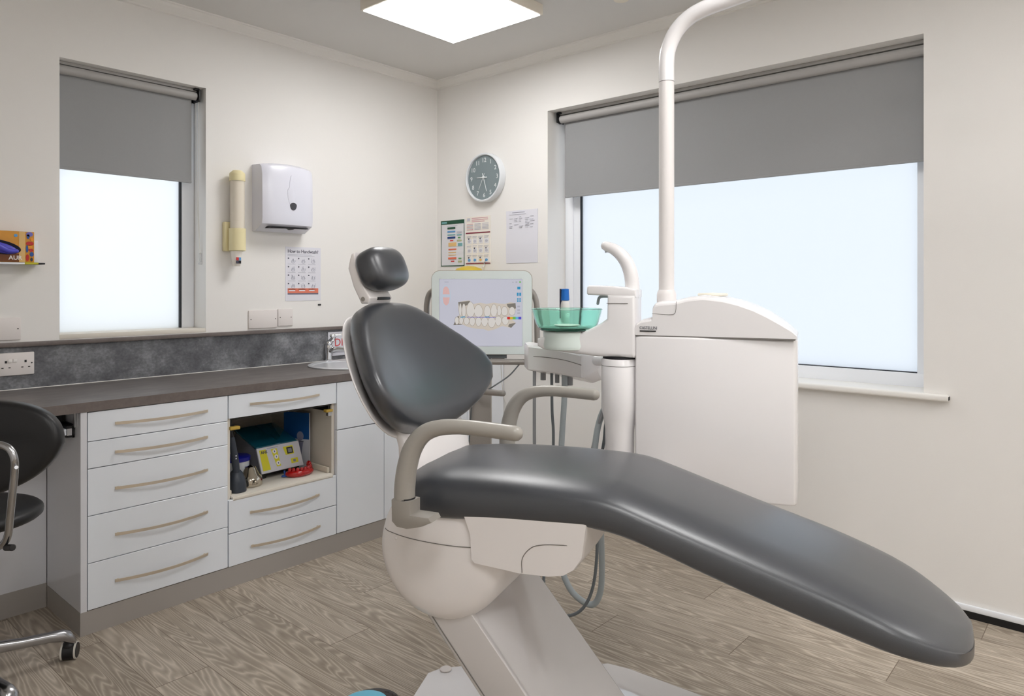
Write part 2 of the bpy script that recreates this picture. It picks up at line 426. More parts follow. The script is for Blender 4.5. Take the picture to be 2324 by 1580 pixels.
# ------------------------------------------------------------------ ceiling lights, with unseen fill panels added
def ceiling_light(x0, x1, y0, y1, label):
    t = thing('ceiling_light', label, 'ceiling light', ((x0+x1)/2, (y0+y1)/2, H), group='square ceiling panels')
    MB('light_box').box(x0, x1, y0, y1, 2.682, H, .003).build('housing', t)
    MB('lamp_diffuser').box(x0+.012, x1-.012, y0+.012, y1-.012, 2.679, 2.6825).build('diffuser', t, flat=True)
ceiling_light(-1.225, -.59, -1.405, -.765, 'square glowing white light panel on the ceiling above the corner')
ceiling_light(-3.42, -2.785, -3.62, -2.98, 'unseen square fill light panel added on the ceiling in the near half of the room')  # this panel and those below are unseen, added to even the room's brightness
ceiling_light(-3.42, -2.785, -5.3, -4.66, 'unseen square fill light panel added on the ceiling in the far corner behind the viewer')
ceiling_light(-1.9, -1.265, -3.5, -2.86, 'unseen square fill light panel added on the ceiling beside the long window')
ceiling_light(-1.225, -.59, -5.3, -4.66, 'unseen square fill light panel added on the ceiling near the wall past the big window')
tag(MB('detector').lathe([(.0, 0), (.035, 0), (.045, .012), (.05, .026), (.05, .036)], (-.455, -1.775, 2.699), n=32).build('smoke_detector'), 'small round cream detector on the ceiling, cut off by the picture edge', 'detector')

# ------------------------------------------------------------------ roller blinds
t = thing('roller_blind', 'small dark grey roller blind half down in the left window', 'blind', (-1.97, .06, 2.357), group='grey roller blinds')
q = MB('blind_fabric'); q.box(-2.288, -1.672, .068, .0695, 1.878, 2.33).box(-2.288, -1.672, .064, .073, 1.866, 1.879, .003).build('blind_fabric', t)
MB('blind_metal').cyl((-2.292, .055, 2.318), (-1.652, .055, 2.318), .021, 24).build('roller', t)
MB('blind_metal').box(-2.292, -1.65, .074, .125, 2.312, 2.356, .004).box(-2.292, -1.65, .05, .09, 2.342, 2.357, .003).build('head_rail', t)
MB('black_plastic').box(-1.652, -1.645, .025, .095, 2.288, 2.352, .006, 3).box(-1.672, -1.645, .03, .08, 2.346, 2.356, .003).cyl((-1.656, .055, 2.318), (-1.643, .055, 2.318), .022, 20).build('bracket', t)
q = MB('cord'); q.tube([(-1.648, .038, 2.30), (-1.648, .040, 1.9), (-1.642, .044, 1.6), (-1.636, .046, 1.50)], .0016, 6).tube([(-1.648, .070, 2.30), (-1.646, .066, 1.9), (-1.638, .056, 1.6), (-1.633, .050, 1.50)], .0016, 6).build('pull_cord', t)
MB('clear_plastic').tube([(-1.636, .046, 1.50), (-1.634, .048, 1.465)], .006, 10, smooth=False).cyl((-1.634, .04, 1.452), (-1.634, .056, 1.452), .009, 12).build('cord_weight', t)

t = thing('roller_blind', 'wide mid grey roller blind half down in the long right window', 'blind', (.09, -1.97, 2.384), group='grey roller blinds')
q = MB('blind_fabric'); q.box(.104, .1055, -2.953, -1.022, 1.878, 2.34).box(.1, .109, -2.953, -1.022, 1.866, 1.879, .003).build('blind_fabric', t)
MB('blind_metal').cyl((.088, -2.957, 2.341), (.088, -1.0, 2.341), .023, 24).build('roller', t)
MB('blind_metal').box(.115, .165, -2.957, -.985, 2.338, 2.383, .004).box(.075, .12, -2.957, -.985, 2.367, 2.384, .003).build('head_rail', t)
MB('black_plastic').box(.05, .125, -1.0, -.992, 2.318, 2.378, .006, 3).box(.055, .12, -1.018, -.992, 2.371, 2.381, .003).cyl((.088, -1.004, 2.341), (.088, -.99, 2.341), .026, 20).build('bracket', t)

# ------------------------------------------------------------------ worktop, upstand, cabinets
ZT, ZU, YF = .888, .851, -.617
q = MB('slate_top')
XS0, XS1 = -1.28, -.62; cx, cy, rr = -.935, -.325, .232
per = []; N8 = 64
for k in range(N8):
    a = 2*PI*k/N8; dx, dy = math.cos(a), math.sin(a)
    tt = min(((XS1-cx)/dx if dx > 1e-9 else (XS0-cx)/dx if dx < -1e-9 else 9), ((-.0-cy)/dy if dy > 1e-9 else (YF-cy)/dy if dy < -1e-9 else 9))
    per.append((cx+dx*tt, cy+dy*tt, cx+dx*rr, cy+dy*rr))
corners = [(XS1, 0), (XS0, 0), (XS0, YF), (XS1, YF)]
for c in corners:
    i = min(range(N8), key=lambda k: (per[k][0]-c[0])**2+(per[k][1]-c[1])**2); per[i] = (c[0], c[1], per[i][2], per[i][3])
q.loft([[(p[0], p[1], ZT) for p in per], [(p[2], p[3], ZT) for p in per], [(p[2], p[3], ZU) for p in per], [(p[0], p[1], ZU) for p in per]], closed=True)
q.box(X0, XS0, YF, 0, ZU, ZT).box(XS1, 0, YF, 0, ZU, ZT)
q.m('slate_edge').box(X0, 0, YF-.003, YF, ZU, ZT)
tag(q.build('worktop', flat=True, loc=O), 'long dark grey slate-look worktop along the left wall', 'worktop')
q = MB('slate_upstand').box(X0+.001, -.001, -.018, -.0005, ZT+.0003, 1.071).m('slate_edge').box(X0+.001, -.001, -.034, -.0005, 1.071, 1.0895, .002)
q.m('cove_paint').box(X0+.001, -.001, -.021, -.018, ZT, ZT+.003)
tag(q.build('upstand', loc=O), 'mottled slate grey upstand with a brown-grey ledge, behind the worktop', 'upstand')

def handle(par, x0, x1, z, y=YF-.018):
    q = MB('handle_metal'); pts = []
    n = 14; rings = []
    for i in range(n+1):
        t = i/n; x = x0+(x1-x0)*t; d = .034*(1-(2*t-1)**2)+.004; w = .005; hh = .0055
        rings.append([(x, y-d-w, z-hh), (x, y-d-w*.2, z-hh), (x, y-d-w*.2, z+hh), (x, y-d-w, z+hh)])
    q.loft(rings)
    for x in (x0+.012, x1-.012): q.cyl((x, y, z), (x, y-.012, z), .005, 10)
    return q.build('handle', par, angle=50)
def drawer(par, x0, x1, z0, z1, h=None, name='drawer'):
    d = MB('laminate').box(x0+.0015, x1-.0015, YF, YF+.018, z0+.0015, z1-.0015, .0012, 1).build(name, par)
    if h: handle(d, h[0], h[1], h[2], YF)
    return d
yc = YF+.02
def carcass(par, x0, x1, z0=.09, z1=.85, open_=None, top=True):
    q = MB('laminate_side').box(x0, x0+.016, yc, -.03, z0, z1).box(x1-.016, x1, yc, -.03, z0, z1).box(x0, x1, yc, -.03, z0, z0+.016).box(x0, x1, -.035, -.03, z0, z1)
    if top: q.box(x0, x1, yc, -.03, z1-.016, z1)
    q.m('gap_dark').box(x0+.016, x1-.016, yc+.001, yc+.004, z0+.016, open_[0] if open_ else z1-.016)
    if open_: q.box(x0+.016, x1-.016, yc+.001, yc+.004, open_[1], z1-.016)
    return q.build('carcass', par)
t = thing('drawer_cabinet', 'white cabinet of five drawers with bowed handles, at the desk end of the worktop', 'cabinet', (-2.115, -.3, .09), group='white base cabinets')
carcass(t, -2.383, -1.823)
MB('laminate_side').box(-2.407, -2.3845, YF+.0, -.225, .09, ZU, .001, 1).build('end_panel', t)
zs = [.849, .736, .632, .4515, .2705, .091]
for (z1, z0), hz in zip(zip(zs, zs[1:]), (.795, .683, .5415, .361, .18)):
    drawer(t, -2.383, -1.824, z0, z1, (-2.288, -1.918, hz))
t = thing('drawer_cabinet', 'white cabinet with one drawer front missing and equipment on the open tray', 'cabinet', (-1.54, -.3, .09), group='white base cabinets')
q = MB('cab_inside')
x0, x1 = -1.821, -1.258
q.box(x0, x0+.016, yc, -.03, .09, .85).box(x1-.016, x1, yc, -.03, .09, .85).box(x0, x1, yc, -.03, .09, .106).box(x0, x1, -.035, -.03, .09, .85).box(x0, x1, yc, -.03, .834, .85)
q.m('gap_dark').box(x0+.016, x1-.016, yc+.001, yc+.004, .106, .375).box(x0+.016, x1-.016, yc+.001, yc+.004, .745, .834).box(x0+.016, x1-.016, yc, -.05, .735, .74)
q.build('carcass', t)
drawer(t, x0-.001, x1, .744, .849, (-1.724, -1.362, .80))
drawer(t, x0-.001, x1, .237, .386, (-1.724, -1.362, .312))
drawer(t, x0-.001, x1, .090, .236, (-1.719, -1.357, .158))
q = MB('cab_inside'); q.box(x0+.02, x1-.02, YF+.004, -.06, .386, .397, .002).box(x0+.02, x1-.02, YF+.0, YF+.006, .378, .393, .001)
q.m('tray_rail').box(x1-.034, x1-.019, YF+.03, -.08, .397, .425, .004).box(x0+.019, x0+.03, YF+.03, -.08, .397, .42, .004)
q.build('pull_out_tray', t)
MB('black_plastic').box(x0+.017, x0+.03, YF+.03, -.08, .705, .735).build('runner', t)
MB('black_plastic').box(x1-.03, x1-.017, YF+.03, -.08, .705, .735).m('steel').box(x1-.04, x1-.018, YF+.012, YF+.032, .685, .708).build('runner', t)
MB('gold_clip').box(x0+.012, x0+.056, YF+.004, YF+.03, .692, .706, .002).build('runner_clip', t)
MB('gold_clip').box(x1-.056, x1-.018, YF+.004, YF+.03, .705, .718, .002).build('runner_clip', t)
t = thing('base_cabinet', 'white handleless cabinet under the sink, partly behind the dental chair', 'cabinet', (-.96, -.3, .09), group='white base cabinets')
carcass(t, -1.256, -.657, top=False); drawer(t, -1.256, -.657, .610, .849, name='drawer_front'); drawer(t, -1.256, -.957, .091, .6085, name='door'); drawer(t, -.957, -.657, .091, .6085, name='door')
t = thing('base_cabinet', 'plain white cabinet in the corner, seen behind the grey cart post', 'cabinet', (-.33, -.3, .09), group='white base cabinets')
carcass(t, -.655, -.004); drawer(t, -.655, -.33, .091, .849, name='door'); drawer(t, -.33, -.004, .091, .849, name='door')
q = MB('plinth').box(-2.407, 0, YF+.003, YF+.02, .0, .089).box(-2.407, -2.39, YF+.02, -.222, 0, .089)
tag(q.build('plinth', loc=O), 'brushed grey plinth running under the white cabinets', 'plinth')
tag(MB('plinth').box(X0, -2.408, -.222, -.205, 0, .10).build('plinth'), 'grey plinth at the foot of the knee space panel under the desk', 'plinth')
q = MB('laminate_side').box(X0, -2.408, -.22, -.204, .10, ZU-.001).m('gap_dark').cyl((-2.445, -.2205, .44), (-2.445, -.2225, .44), .006, 12)
tag(q.build('knee_panel'), 'white panel closing the knee space under the desk', 'panel')
t = thing('keyboard_tray', 'white pull-out tray with black runner hanging under the desk end of the worktop', 'keyboard tray', (-2.8, -.45, .77))
MB('laminate').box(-3.2, -2.437, -.56, -.28, .762, .786, .002).build('tray', t)
MB('black_plastic').box(-2.437, -2.412, -.56, -.26, .786, .796).box(-2.416, -2.409, -.56, -.26, .75, .80).box(-2.437, -2.41, -.56, -.26, .752, .758).box(-2.424, -2.41, -.46, -.26, .80, ZU).m('steel').box(-2.436, -2.420, -.565, -.28, .761, .787).box(-2.413, -2.4085, -.57, -.555, .79, ZU).build('runner', t)

# sink, tap, sign
t = thing('sink', 'round inset steel sink in the worktop behind the dental chair', 'sink', (cx, cy, .75))
MB('sink_steel').lathe([(rr+.018, ZT+.0003-.7), (rr+.02, ZT+.006-.7), (rr+.01, ZT+.010-.7), (rr-.006, ZT+.004-.7), (rr-.012, ZT-.03-.7), (rr-.03, .76-.7), (rr-.08, .735-.7), (.03, .732-.7), (.03, .726-.7), (rr-.076, .729-.7), (rr-.025, .755-.7), (rr-.006, ZT-.03-.7), (rr-.002, ZT-.0005-.7)], (cx, cy, .7), n=64).build('bowl', t)
MB('chrome').lathe([(.028, 0), (.028, .004), (.018, .005), (.0, .002)], (cx, cy, .7325), n=24).build('drain', t)
t = thing('tap', 'chrome mixer tap with angled lever behind the sink', 'tap', (-.912, -.046, ZT))
q = MB('chrome'); q.lathe([(.026, 0), (.026, .006), (.020, .012), (.019, .03), (.022, .06), (.023, .085), (.021, .097)], (-.912, -.046, ZT+.0005), (0.0, -.03, 1), 28)
q.tube([(-.912, -.052, .95), (-.89, -.10, .962), (-.855, -.15, .958), (-.82, -.20, .94)], [.018, .016, .012, .011], 18).build('body', t)
q = MB('chrome'); q.ell((-.914, -.050, .997), .022, .022, .016).tube([(-.914, -.052, 1.0), (-.905, -.075, 1.02), (-.902, -.08, 1.035)], .014, 14).ell((-.905, -.078, 1.040), .02, .016, .013).tube([(-.903, -.08, 1.042), (-.87, -.105, 1.046), (-.82, -.14, 1.058)], [.010, .007, .006], 12, squash=.6).build('lever', t)
q = MB('paper').box(-.90, -.60, -.0215, -.0185, .915, 1.058).m('red_print').text('DIRTY', .066, on_left(-.856, -.0218, .972), sx=.95)
q.m('ink_grey').box(-.89, -.62, -.0218, -.0215, .93, .94)
tag(q.build('sink_sign', flat=True), 'white sign with red capitals on the upstand behind the tap', 'sign')

# sockets and plates
def plate(name, x0, x1, y, z0, z1, label, group=None):
    q = MB('plate_white').box(x0, x1, y-.009, y, z0, z1, .003); xs = (x0+.012, x1-.012)
    q.m('gap_dark')
    for x in xs: q.cyl((x, y-.0085, (z0+z1)/2), (x, y-.0095, (z0+z1)/2), .0028, 10)
    return tag(q.build(name), label, 'wall plate', group)
plate('blanking_plate', -1.395, -1.2245, 0, 1.1, 1.199, 'wide blank white wall plate standing on the ledge, left of its small neighbour', 'blank wall plates')
plate('blanking_plate', -1.219, -1.126, 0, 1.107, 1.203, 'square blank white wall plate just right of the wide one', 'blank wall plates')
plate('blanking_plate', -2.60, -2.443, 0, 1.1, 1.196, 'pale blank wall plate at the left picture edge above the ledge', 'blank wall plates')
q = MB('plate_white').box(-2.546, -2.399, -.028, -.018, .95, 1.047, .004)
for sx in (-2.503, -2.432):
    q.m('slot_dark').box(sx-.004, sx+.004, -.0285, -.0278, 1.004, 1.014).box(sx-.016, sx-.008, -.0285, -.0278, .982, .986).box(sx+.009, sx+.017, -.0285, -.0278, .982, .986)
q.cyl((-2.409, -.0278, 1.0), (-2.409, -.0288, 1.0), .003, 10).cyl((-2.536, -.0278, 1.0), (-2.536, -.0288, 1.0), .003, 10)
q.m('switch_white').box(-2.496, -2.482, -.032, -.028, 1.006, 1.021, .001).box(-2.478, -2.464, -.032, -.028, 1.006, 1.021, .001)
tag(q.build('double_socket'), 'white double power socket with two switches on the slate upstand', 'socket')
tag(MB('slot_dark').box(-.957, -.937, -.006, 0, 1.217, 1.226, .002).build('screw_fixing'), 'tiny dark screw fixing left in the wall below the hand washing poster', 'screw')

# ------------------------------------------------------------------ on the left wall
t = thing('cup_dispenser', 'cream tube cup dispenser mounted on the wall right of the small window', 'cup dispenser', (-1.487, -.06, 1.5))
cxx, cyy = -1.487, -.058
MB('cream_tube').lathe([(.037, 0), (.037, .29)], (cxx, cyy, 1.63), n=32, cap=False).build('tube', t)
MB('cup_white').lathe([(.024, 0), (.034, .10), (.034, .38), (.0, .385)], (cxx, cyy, 1.505), n=28).build('cup_stack', t)
MB('cream_plastic').lathe([(.040, 0), (.040, .035), (.038, .042), (.022, .056), (.0, .058)], (cxx, cyy, 1.885), n=32).build('cap', t)
q = MB('cream_plastic').lathe([(.030, .0), (.043, .004), (.043, .12), (.038, .12), (.038, .006)], (cxx, cyy, 1.515), n=32).box(cxx-.055, cxx+.02, -.03, 0, 1.515, 1.67, .006).build('holder', t)
q = MB('cup_white').lathe([(.019, 0), (.0205, .002), (.029, .078), (.0, .078)], (cxx-.005, cyy, 1.437), n=24)
for dx, dz, mm in ((-.014, .03, 'red_print'), (-.001, .03, 'blue_print'), (-.014, .013, 'ink'), (-.001, .013, 'slot_dark')):
    q.m(mm).box(cxx-.004+dx, cxx+.008+dx, cyy-.0275, cyy-.022, 1.437+dz, 1.452+dz)
q.build('cup', t)
t = thing('towel_dispenser', 'white paper towel dispenser with grey drop-shaped window, above the poster', 'paper towel dispenser', (-1.22, -.06, 1.63))
x0, x1 = -1.372, -1.063
prof = [(0, 1.632), (-.035, 1.632), (-.118, 1.668), (-.125, 1.70), (-.122, 1.93), (-.112, 1.975), (-.09, 1.99), (0, 1.994)]
rings = []
for i in range(25):
    a = i/24; x = x0+(x1-x0)*a; e = 1-abs(2*a-1)**6*.12; c = 1-(2*a-1)**2
    rings.append([(x, (y*e-(.012*c if y < -.08 else 0)), z+(.012*c if z > 1.9 else 0)) for y, z in prof])
MB('dispenser_white').loft(rings).build('cover', t, angle=40)
MB('slot_dark').prism([(-1.335, 1.646), (-1.215, 1.650), (-1.19, 1.644), (-1.17, 1.650), (-1.09, 1.652), (-1.09, 1.657), (-1.335, 1.653)], -.1075, -.060, 'y').build('towel_slot', t)
dr = [(math.sin(a)*(.020 if math.cos(a) > 0 else .0195), math.cos(a)*.02*(.75 if math.cos(a) > 0 else 1.35)) for a in [2*PI*k/20 for k in range(20)]]
MB('dispenser_dark').prism([(-1.203+a, 1.775+b) for a, b in dr], -.141, -.128, 'y', .002).build('level_window', t)
q = MB('dispenser_white').prism([(-1.213+.026*math.sin(a)*(1 if math.cos(a) < 0 else .55), 1.855+.085*math.cos(a)) for a in [2*PI*k/28 for k in range(28)]], -.1375, -.125, 'y', .003).build('raised_drop', t)

# hand washing poster
px0, px1, pz0, pz1 = -1.170, -.938, 1.247, 1.556; y = -.002
q = MB('paper').box(px0, px1, y, 0, pz0, pz1)
q.m('ink').text('How to Handwash?', .0272, on_left(px0+.014, y-.0002, pz1-.034), .0002, bold=.0004, sx=.93)
def bar(q, m, x0, x1, z0, z1, y=y-.0006): q.m(m).box(x0, x1, y, y+.0008, z0, z1)
bar(q, 'ink_soft', px0+.014, px0+.17, pz1-.045, pz1-.043); bar(q, 'ink_grey', px0+.014, px0+.19, pz1-.053, pz1-.050)
random.seed(3)
for r_ in range(4):
    for c_ in range(3):
        x = px0+.016+c_*.066; z = pz1-.066-r_*.048
        q.m('ink').cyl((x+.003, y, z), (x+.003, y-.0008, z), .0042, 10)
        q.m('ink_soft')
        cxh, czh = x+.033, z-.014
        for k in range(4):
            a = random.uniform(.2, 2.8); l = random.uniform(.01, .018)
            q.tube([(cxh-.008+k*.006, y-.0004, czh-.008), (cxh-.008+k*.006+math.cos(a)*l*.5, y-.0004, czh+abs(math.sin(a))*l)], .0008, 4, smooth=False, round_ends=False)
        q.tube([(cxh+.012*math.cos(a), y-.0004, czh-.004+.009*math.sin(a)) for a in [k*PI/4 for k in range(9)]], .0007, 4, round_ends=False)
        bar(q, 'ink_grey', x, x+.048, z-.034, z-.031)
bar(q, 'orange_print', px0+.014, px1-.017, pz0+.044, pz0+.072); bar(q, 'slate_print', px0+.014, px1-.017, pz0+.036, pz0+.044)
for k in range(3): bar(q, 'paper', px0+.022+k*.066, px0+.062+k*.064, pz0+.055, pz0+.062, y-.001)
tag(q.build('hand_washing_poster', flat=True), 'white hand washing poster with twelve small drawings and an orange bar, below the towel dispenser', 'poster')

# glove box in its wall holder
t = thing('glove_box', 'orange box of purple gloves in a wall holder at the left picture edge', 'glove box', (-2.52, -.06, 1.424))
gx0, gx1, gz0, gz1, gy = -2.66, -2.419, 1.432, 1.561, -.10
MB('glove_box').box(gx0, gx1, gy, -.012, gz0, gz1, .002).build('carton', t)
q = MB('glove_box_low').box(gx0+.001, -2.474, gy-.0006, gy, gz0+.001, gz0+.035)
q.m('glove_box_strip').box(-2.474, -2.452, gy-.0006, gy, gz0+.001, gz1-.001)
random.seed(5)
q.m('paper_cream').text('AUR', .024, Matrix.Translation((-2.511, gy-.0012, gz0+.010)) @ Matrix.Rotation(PI/2, 4, 'X'), .0003, bold=.0004)
for (a, b, c, d, mm) in ((-2.449, .108, -2.424, .128, 'box_violet'), (-2.447, .098, -2.436, .118, 'box_blue'), (-2.434, .090, -2.421, .104, 'box_orange'), (-2.450, .070, -2.421, .088, 'box_red'), (-2.444, .056, -2.426, .074, 'box_orange'), (-2.450, .040, -2.441, .072, 'box_blue'), (-2.440, .044, -2.422, .058, 'box_red'), (-2.436, .024, -2.421, .044, 'box_blue'), (-2.450, .004, -2.438, .034, 'box_red'), (-2.434, .003, -2.424, .02, 'ink')):
    zc = gz0+(b+d)/2; hx, hz = (c-a)/2, (d-b)/2; xc = (a+c)/2
    q.m(mm).prism([(xc+hx*math.cos(k*PI/5), zc+hz*math.sin(k*PI/5)) for k in range(10)], gy-.0012, gy, 'y')
q.m('blue_print').cyl((-2.486, gy+.0005, gz1-.018), (-2.486, gy-.002, gz1-.018), .0065, 14)
q.build('printed_front', t)
ov = [(-2.555+.088*math.cos(a), gz0+.063+.030*math.sin(a)-.012*math.cos(a)) for a in [2*PI*k/32 for k in range(32)]]
MB('box_hole').prism(ov, gy-.0014, gy, 'y').build('opening', t)
q = MB('glove'); q.ell((-2.54, gy-.004, gz0+.058), .062, .010, .021, Matrix.Rotation(R(14), 4, 'Y'), 2, 24, 12)
q.tube([(-2.60, gy-.008, gz0+.08), (-2.56, gy-.012, gz0+.07), (-2.52, gy-.012, gz0+.048), (-2.486, gy-.01, gz0+.045)], [.01, .013, .011, .009], 12)
q.tube([(-2.61, gy-.006, gz0+.04), (-2.58, gy-.010, gz0+.045), (-2.56, gy-.010, gz0+.036)], .008, 10).build('glove', t)
t = thing('glove_box_holder', 'clear and white wire holder on the wall carrying the orange glove box', 'holder', (-2.5, -.05, 1.424))
MB('upvc').box(-2.67, -2.38, -.0105, 0, 1.424, 1.53, .002).build('back_plate', t)
MB('lime').box(-2.455, -2.405, -.106, -.012, 1.4235, 1.4315, .001).m('upvc').box(-2.67, -2.455, -.106, -.01, 1.4235, 1.4305).m('black_plastic').box(-2.405, -2.38, -.106, -.012, 1.4235, 1.4305, .002).build('shelf', t)

# ------------------------------------------------------------------ on the right wall
t = thing('wall_clock', 'round grey-faced wall clock with a white rim, above the papers', 'clock', (-.025, -.475, 2.03))
CY, CZ, CR = -.475, 2.03, .158
ax = (-1, 0, 0)
MB('clock_rim').lathe([(CR-.004, 0), (CR, .004), (CR, .040), (CR-.003, .048), (CR-.010, .050), (CR-.014, .047), (CR-.015, .034)], (0, CY, CZ), ax, 64, cap=False).build('rim', t)
q = MB('clock_face').lathe([(CR-.012, 0), (CR-.012, .003)], (-.031, CY, CZ), ax, 64)
q.m('clock_mark')
for k in range(1, 13):
    a = 2*PI*k/12; rad = .113
    q.text(str(k), .040, on_right(-.0345, CY-math.sin(a)*rad, CZ+math.cos(a)*rad-.014), .0003, 'CENTER')
q.build('dial', t, flat=True)
def hand(name, ang, l, back, w, x):
    a = R(ang); dy, dz = -math.sin(a), math.cos(a)
    q = MB('clock_mark'); ny, nz = dz, -dy
    pts = [(CY-dy*back+ny*w, CZ-dz*back+nz*w), (CY+dy*l+ny*w*.6, CZ+dz*l+nz*w*.6), (CY+dy*l-ny*w*.6, CZ+dz*l-nz*w*.6), (CY-dy*back-ny*w, CZ-dz*back-nz*w)]
    q.prism(pts, x, x-.0015, 'x').build(name, t)
hand('hour_hand', 272, .062, .028, .004, -.037); hand('minute_hand', 163, .095, .028, .0028, -.040); hand('second_hand', 207, .085, .028, .0012, -.043)
MB('clock_mark').cyl((-.035, CY, CZ), (-.046, CY, CZ), .008, 16).build('hub', t)

def sheet(mm, y0, y1, z0, z1, wave=0, x=0):
    q = MB(mm); n = 14; f, bk = [], []
    for j in range(n+1):
        z = z0+(z1-z0)*j/n; xx = -.0025-abs(wave)*(.5-.5*math.cos(2*PI*j/n*1.5)); dy = wave*.7*math.sin(2*PI*j/n)
        f.append([(xx, y0+dy, z), (xx, y1+dy, z), (-.0002, y1+dy, z), (-.0002, y0+dy, z)])
    return q.loft(f)
def rbar(q, m, y0, y1, z0, z1, x=-.0046): q.m(m).box(x, x+.0022, y1, y0, z0, z1)
# note: y falls to the right on this wall
q = sheet('paper_b', -.040, -.266, 1.466, 1.777, .0015)
z0, z1 = 1.466, 1.777
rbar(q, 'dark_green', -.040, -.266, z1-.026, z1, -.0052); rbar(q, 'dark_green', -.040, -.266, z0, z0+.006); rbar(q, 'dark_green', -.040, -.0445, z0, z1); rbar(q, 'dark_green', -.2615, -.266, z0, z1)
rbar(q, 'teal_print', -.05, -.10, z1-.02, z1-.008, -.0056); rbar(q, 'ink_grey', -.10, -.20, z1-.040, z1-.036)
for k, (mm, a, b, zz, hh) in enumerate((('dark_green', -.105, -.18, .058, .013), ('blue_print', -.105, -.18, .080, .010), ('teal_print', -.105, -.18, .100, .007), ('navy_print', -.105, -.18, .122, .013), ('red_print', -.13, -.16, .139, .007), ('tan_print', -.115, -.19, .175, .026), ('salmon', -.115, -.19, .200, .010), ('tan_print', -.115, -.185, .219, .006), ('tan_print', -.115, -.185, .236, .006), ('salmon', -.112, -.19, .262, .013), ('red_print', -.14, -.17, .279, .007),
        ('ink_grey', -.195, -.24, .086, .010), ('teal_print', -.195, -.24, .103, .008), ('green_print', -.205, -.23, .122, .009), ('olive_print', -.197, -.24, .142, .010), ('teal_print', -.205, -.247, .176, .022), ('green_print', -.212, -.238, .262, .009), ('olive_print', -.207, -.242, .284, .012))):
    rbar(q, mm, a, b, z1-zz-.002, z1-zz+hh-.002, -.0057)
tag(q.build('flow_chart', flat=True), 'portrait flow chart with a dark green border and coloured bars, leftmost paper under the clock', 'poster')
q = sheet('paper_cream', -.281, -.501, 1.478, 1.790, .001); z0, z1 = 1.478, 1.790
rbar(q, 'pink_print', -.335, -.48, z1-.015, z1-.010); rbar(q, 'pink_print', -.335, -.48, z1-.026, z1-.021); rbar(q, 'pink_print', -.335, -.45, z1-.037, z1-.032); rbar(q, 'ink_grey', -.292, -.32, z1-.03, z1-.01)
for c_ in range(3):
    for k in range(5): rbar(q, 'pink_print' if k % 2 == 0 and c_ == 0 else 'ink_grey', -.29-c_*.07, -.345-c_*.07, z1-.052-k*.009, z1-.048-k*.009)
rbar(q, 'maroon', -.281, -.499, z1-.112, z1-.105, -.005); rbar(q, 'maroon', -.281, -.501, z0, z0+.005, -.005)
random.seed(11)
for r_ in range(3):
    for c_ in range(4):
        yy = -.290-c_*.052; zz = z1-.128-r_*.062
        rbar(q, 'ink_grey', yy, yy-.040, zz-.006, zz-.002); rbar(q, 'ink_grey', yy, yy-.034, zz-.014, zz-.011)
        rbar(q, 'paper_b', yy-.004, yy-.042, zz-.052, zz-.018)
        mm = 'blue_print' if r_ == 2 and c_ != 2 else ('tan_print' if r_ == 2 else 'ink_grey')
        q.m(mm).prism([(yy-.022+.013*math.cos(a), zz-.036+.010*math.sin(a)) for a in [0, .9, 1.6, 2.6, 3.3, 4.4, 5.3]], -.0052, -.003, 'x')
        if (r_+c_) % 2 == 0: q.m('ink').cyl((-.003, yy-.018, zz-.020), (-.0055, yy-.018, zz-.020), .005, 10)
tag(q.build('procedure_poster', flat=True), 'cream instruction sheet with a maroon line and small blue figures, middle paper under the clock', 'poster')
q = sheet('paper', -.637, -.893, 1.475, 1.803, .0016); z1 = 1.803
rbar(q, 'ink_soft', -.69, -.79, z1-.014, z1-.011, -.0056); rbar(q, 'ink_grey', -.665, -.80, z1-.026, z1-.023, -.0056)
random.seed(2)
for k in range(8):
    for a in (-.665, -.705, -.745, -.795, -.835):
        if random.random() < .75: rbar(q, 'ink_grey', a, a-random.uniform(.015, .034), z1-.042-k*.0095, z1-.039-k*.0095, -.0058)
tag(q.build('notice_sheet', flat=True), 'curled plain white typed sheet taped nearest the long window', 'paper')
t = thing('sharps_bin', 'yellow-lidded bin on the wall peeking over the top of the monitor', 'bin', (-.09, -.4, 1.15))
MB('yellow_plastic').lathe([(.075, 0), (.082, .24), (.0, .24)], (-.086, -.395, 1.17), n=32).build('body', t)
MB('yellow_plastic').lathe([(.088, 0), (.09, .02), (.08, .034), (.04, .048), (0, .052)], (-.092, -.395, 1.41), n=32).build('lid', t)
MB('steel').box(-.02, 0, -.46, -.33, 1.2, 1.3, .003).build('bracket', t)
MB('steel').tube([(-.004, -.455, 1.5), (-.014, -.458, 1.49), (-.012, -.455, 1.47), (-.02, -.45, 1.455)], .004, 8).build('hook', t)

# ================================================================== dental chair (frame F: x foot, y far side, z up)
ch = thing('dental_chair', 'dark grey vinyl dental treatment chair with white base and grey armrests', 'dental chair', (0, 0, 0), F)
def sf(v, e): return math.copysign(abs(v)**(2/e), v)
ztop = [(-.43, .815), (-.35, .826), (-.2, .840), (-.05, .846), (.1, .846), (.2, .840), (.28, .818), (.4, .781), (.55, .735), (.7, .690), (.8, .654), (.88, .622), (.94, .592), (1.0, .560)]
zbot = [(-.43, .708), (-.25, .713), (-.1, .728), (.05, .738), (.17, .744), (.25, .732), (.33, .708), (.43, .675), (.52, .647), (.61, .621), (.7, .597), (.78, .577), (.85, .562), (.93, .540), (1.0, .52)]
def seat_hw(s):
    if s > .77: return .25*max(0, 1-((s-.77)/.212)**2.5)**.5
    if s < -.31: return .25*max(0, 1-((-.31-s)/.095)**3)**(1/3)
    return .25
rings = []; ss = [-.4049, -.4045, -.4035, -.401, -.397, -.39, -.38, -.365, -.345, -.32, -.3]+[-.28+.03*k for k in range(32)]+[.68+.02*k for k in range(12)]+[.92, .935, .948, .958, .967, .973, .978, .981]
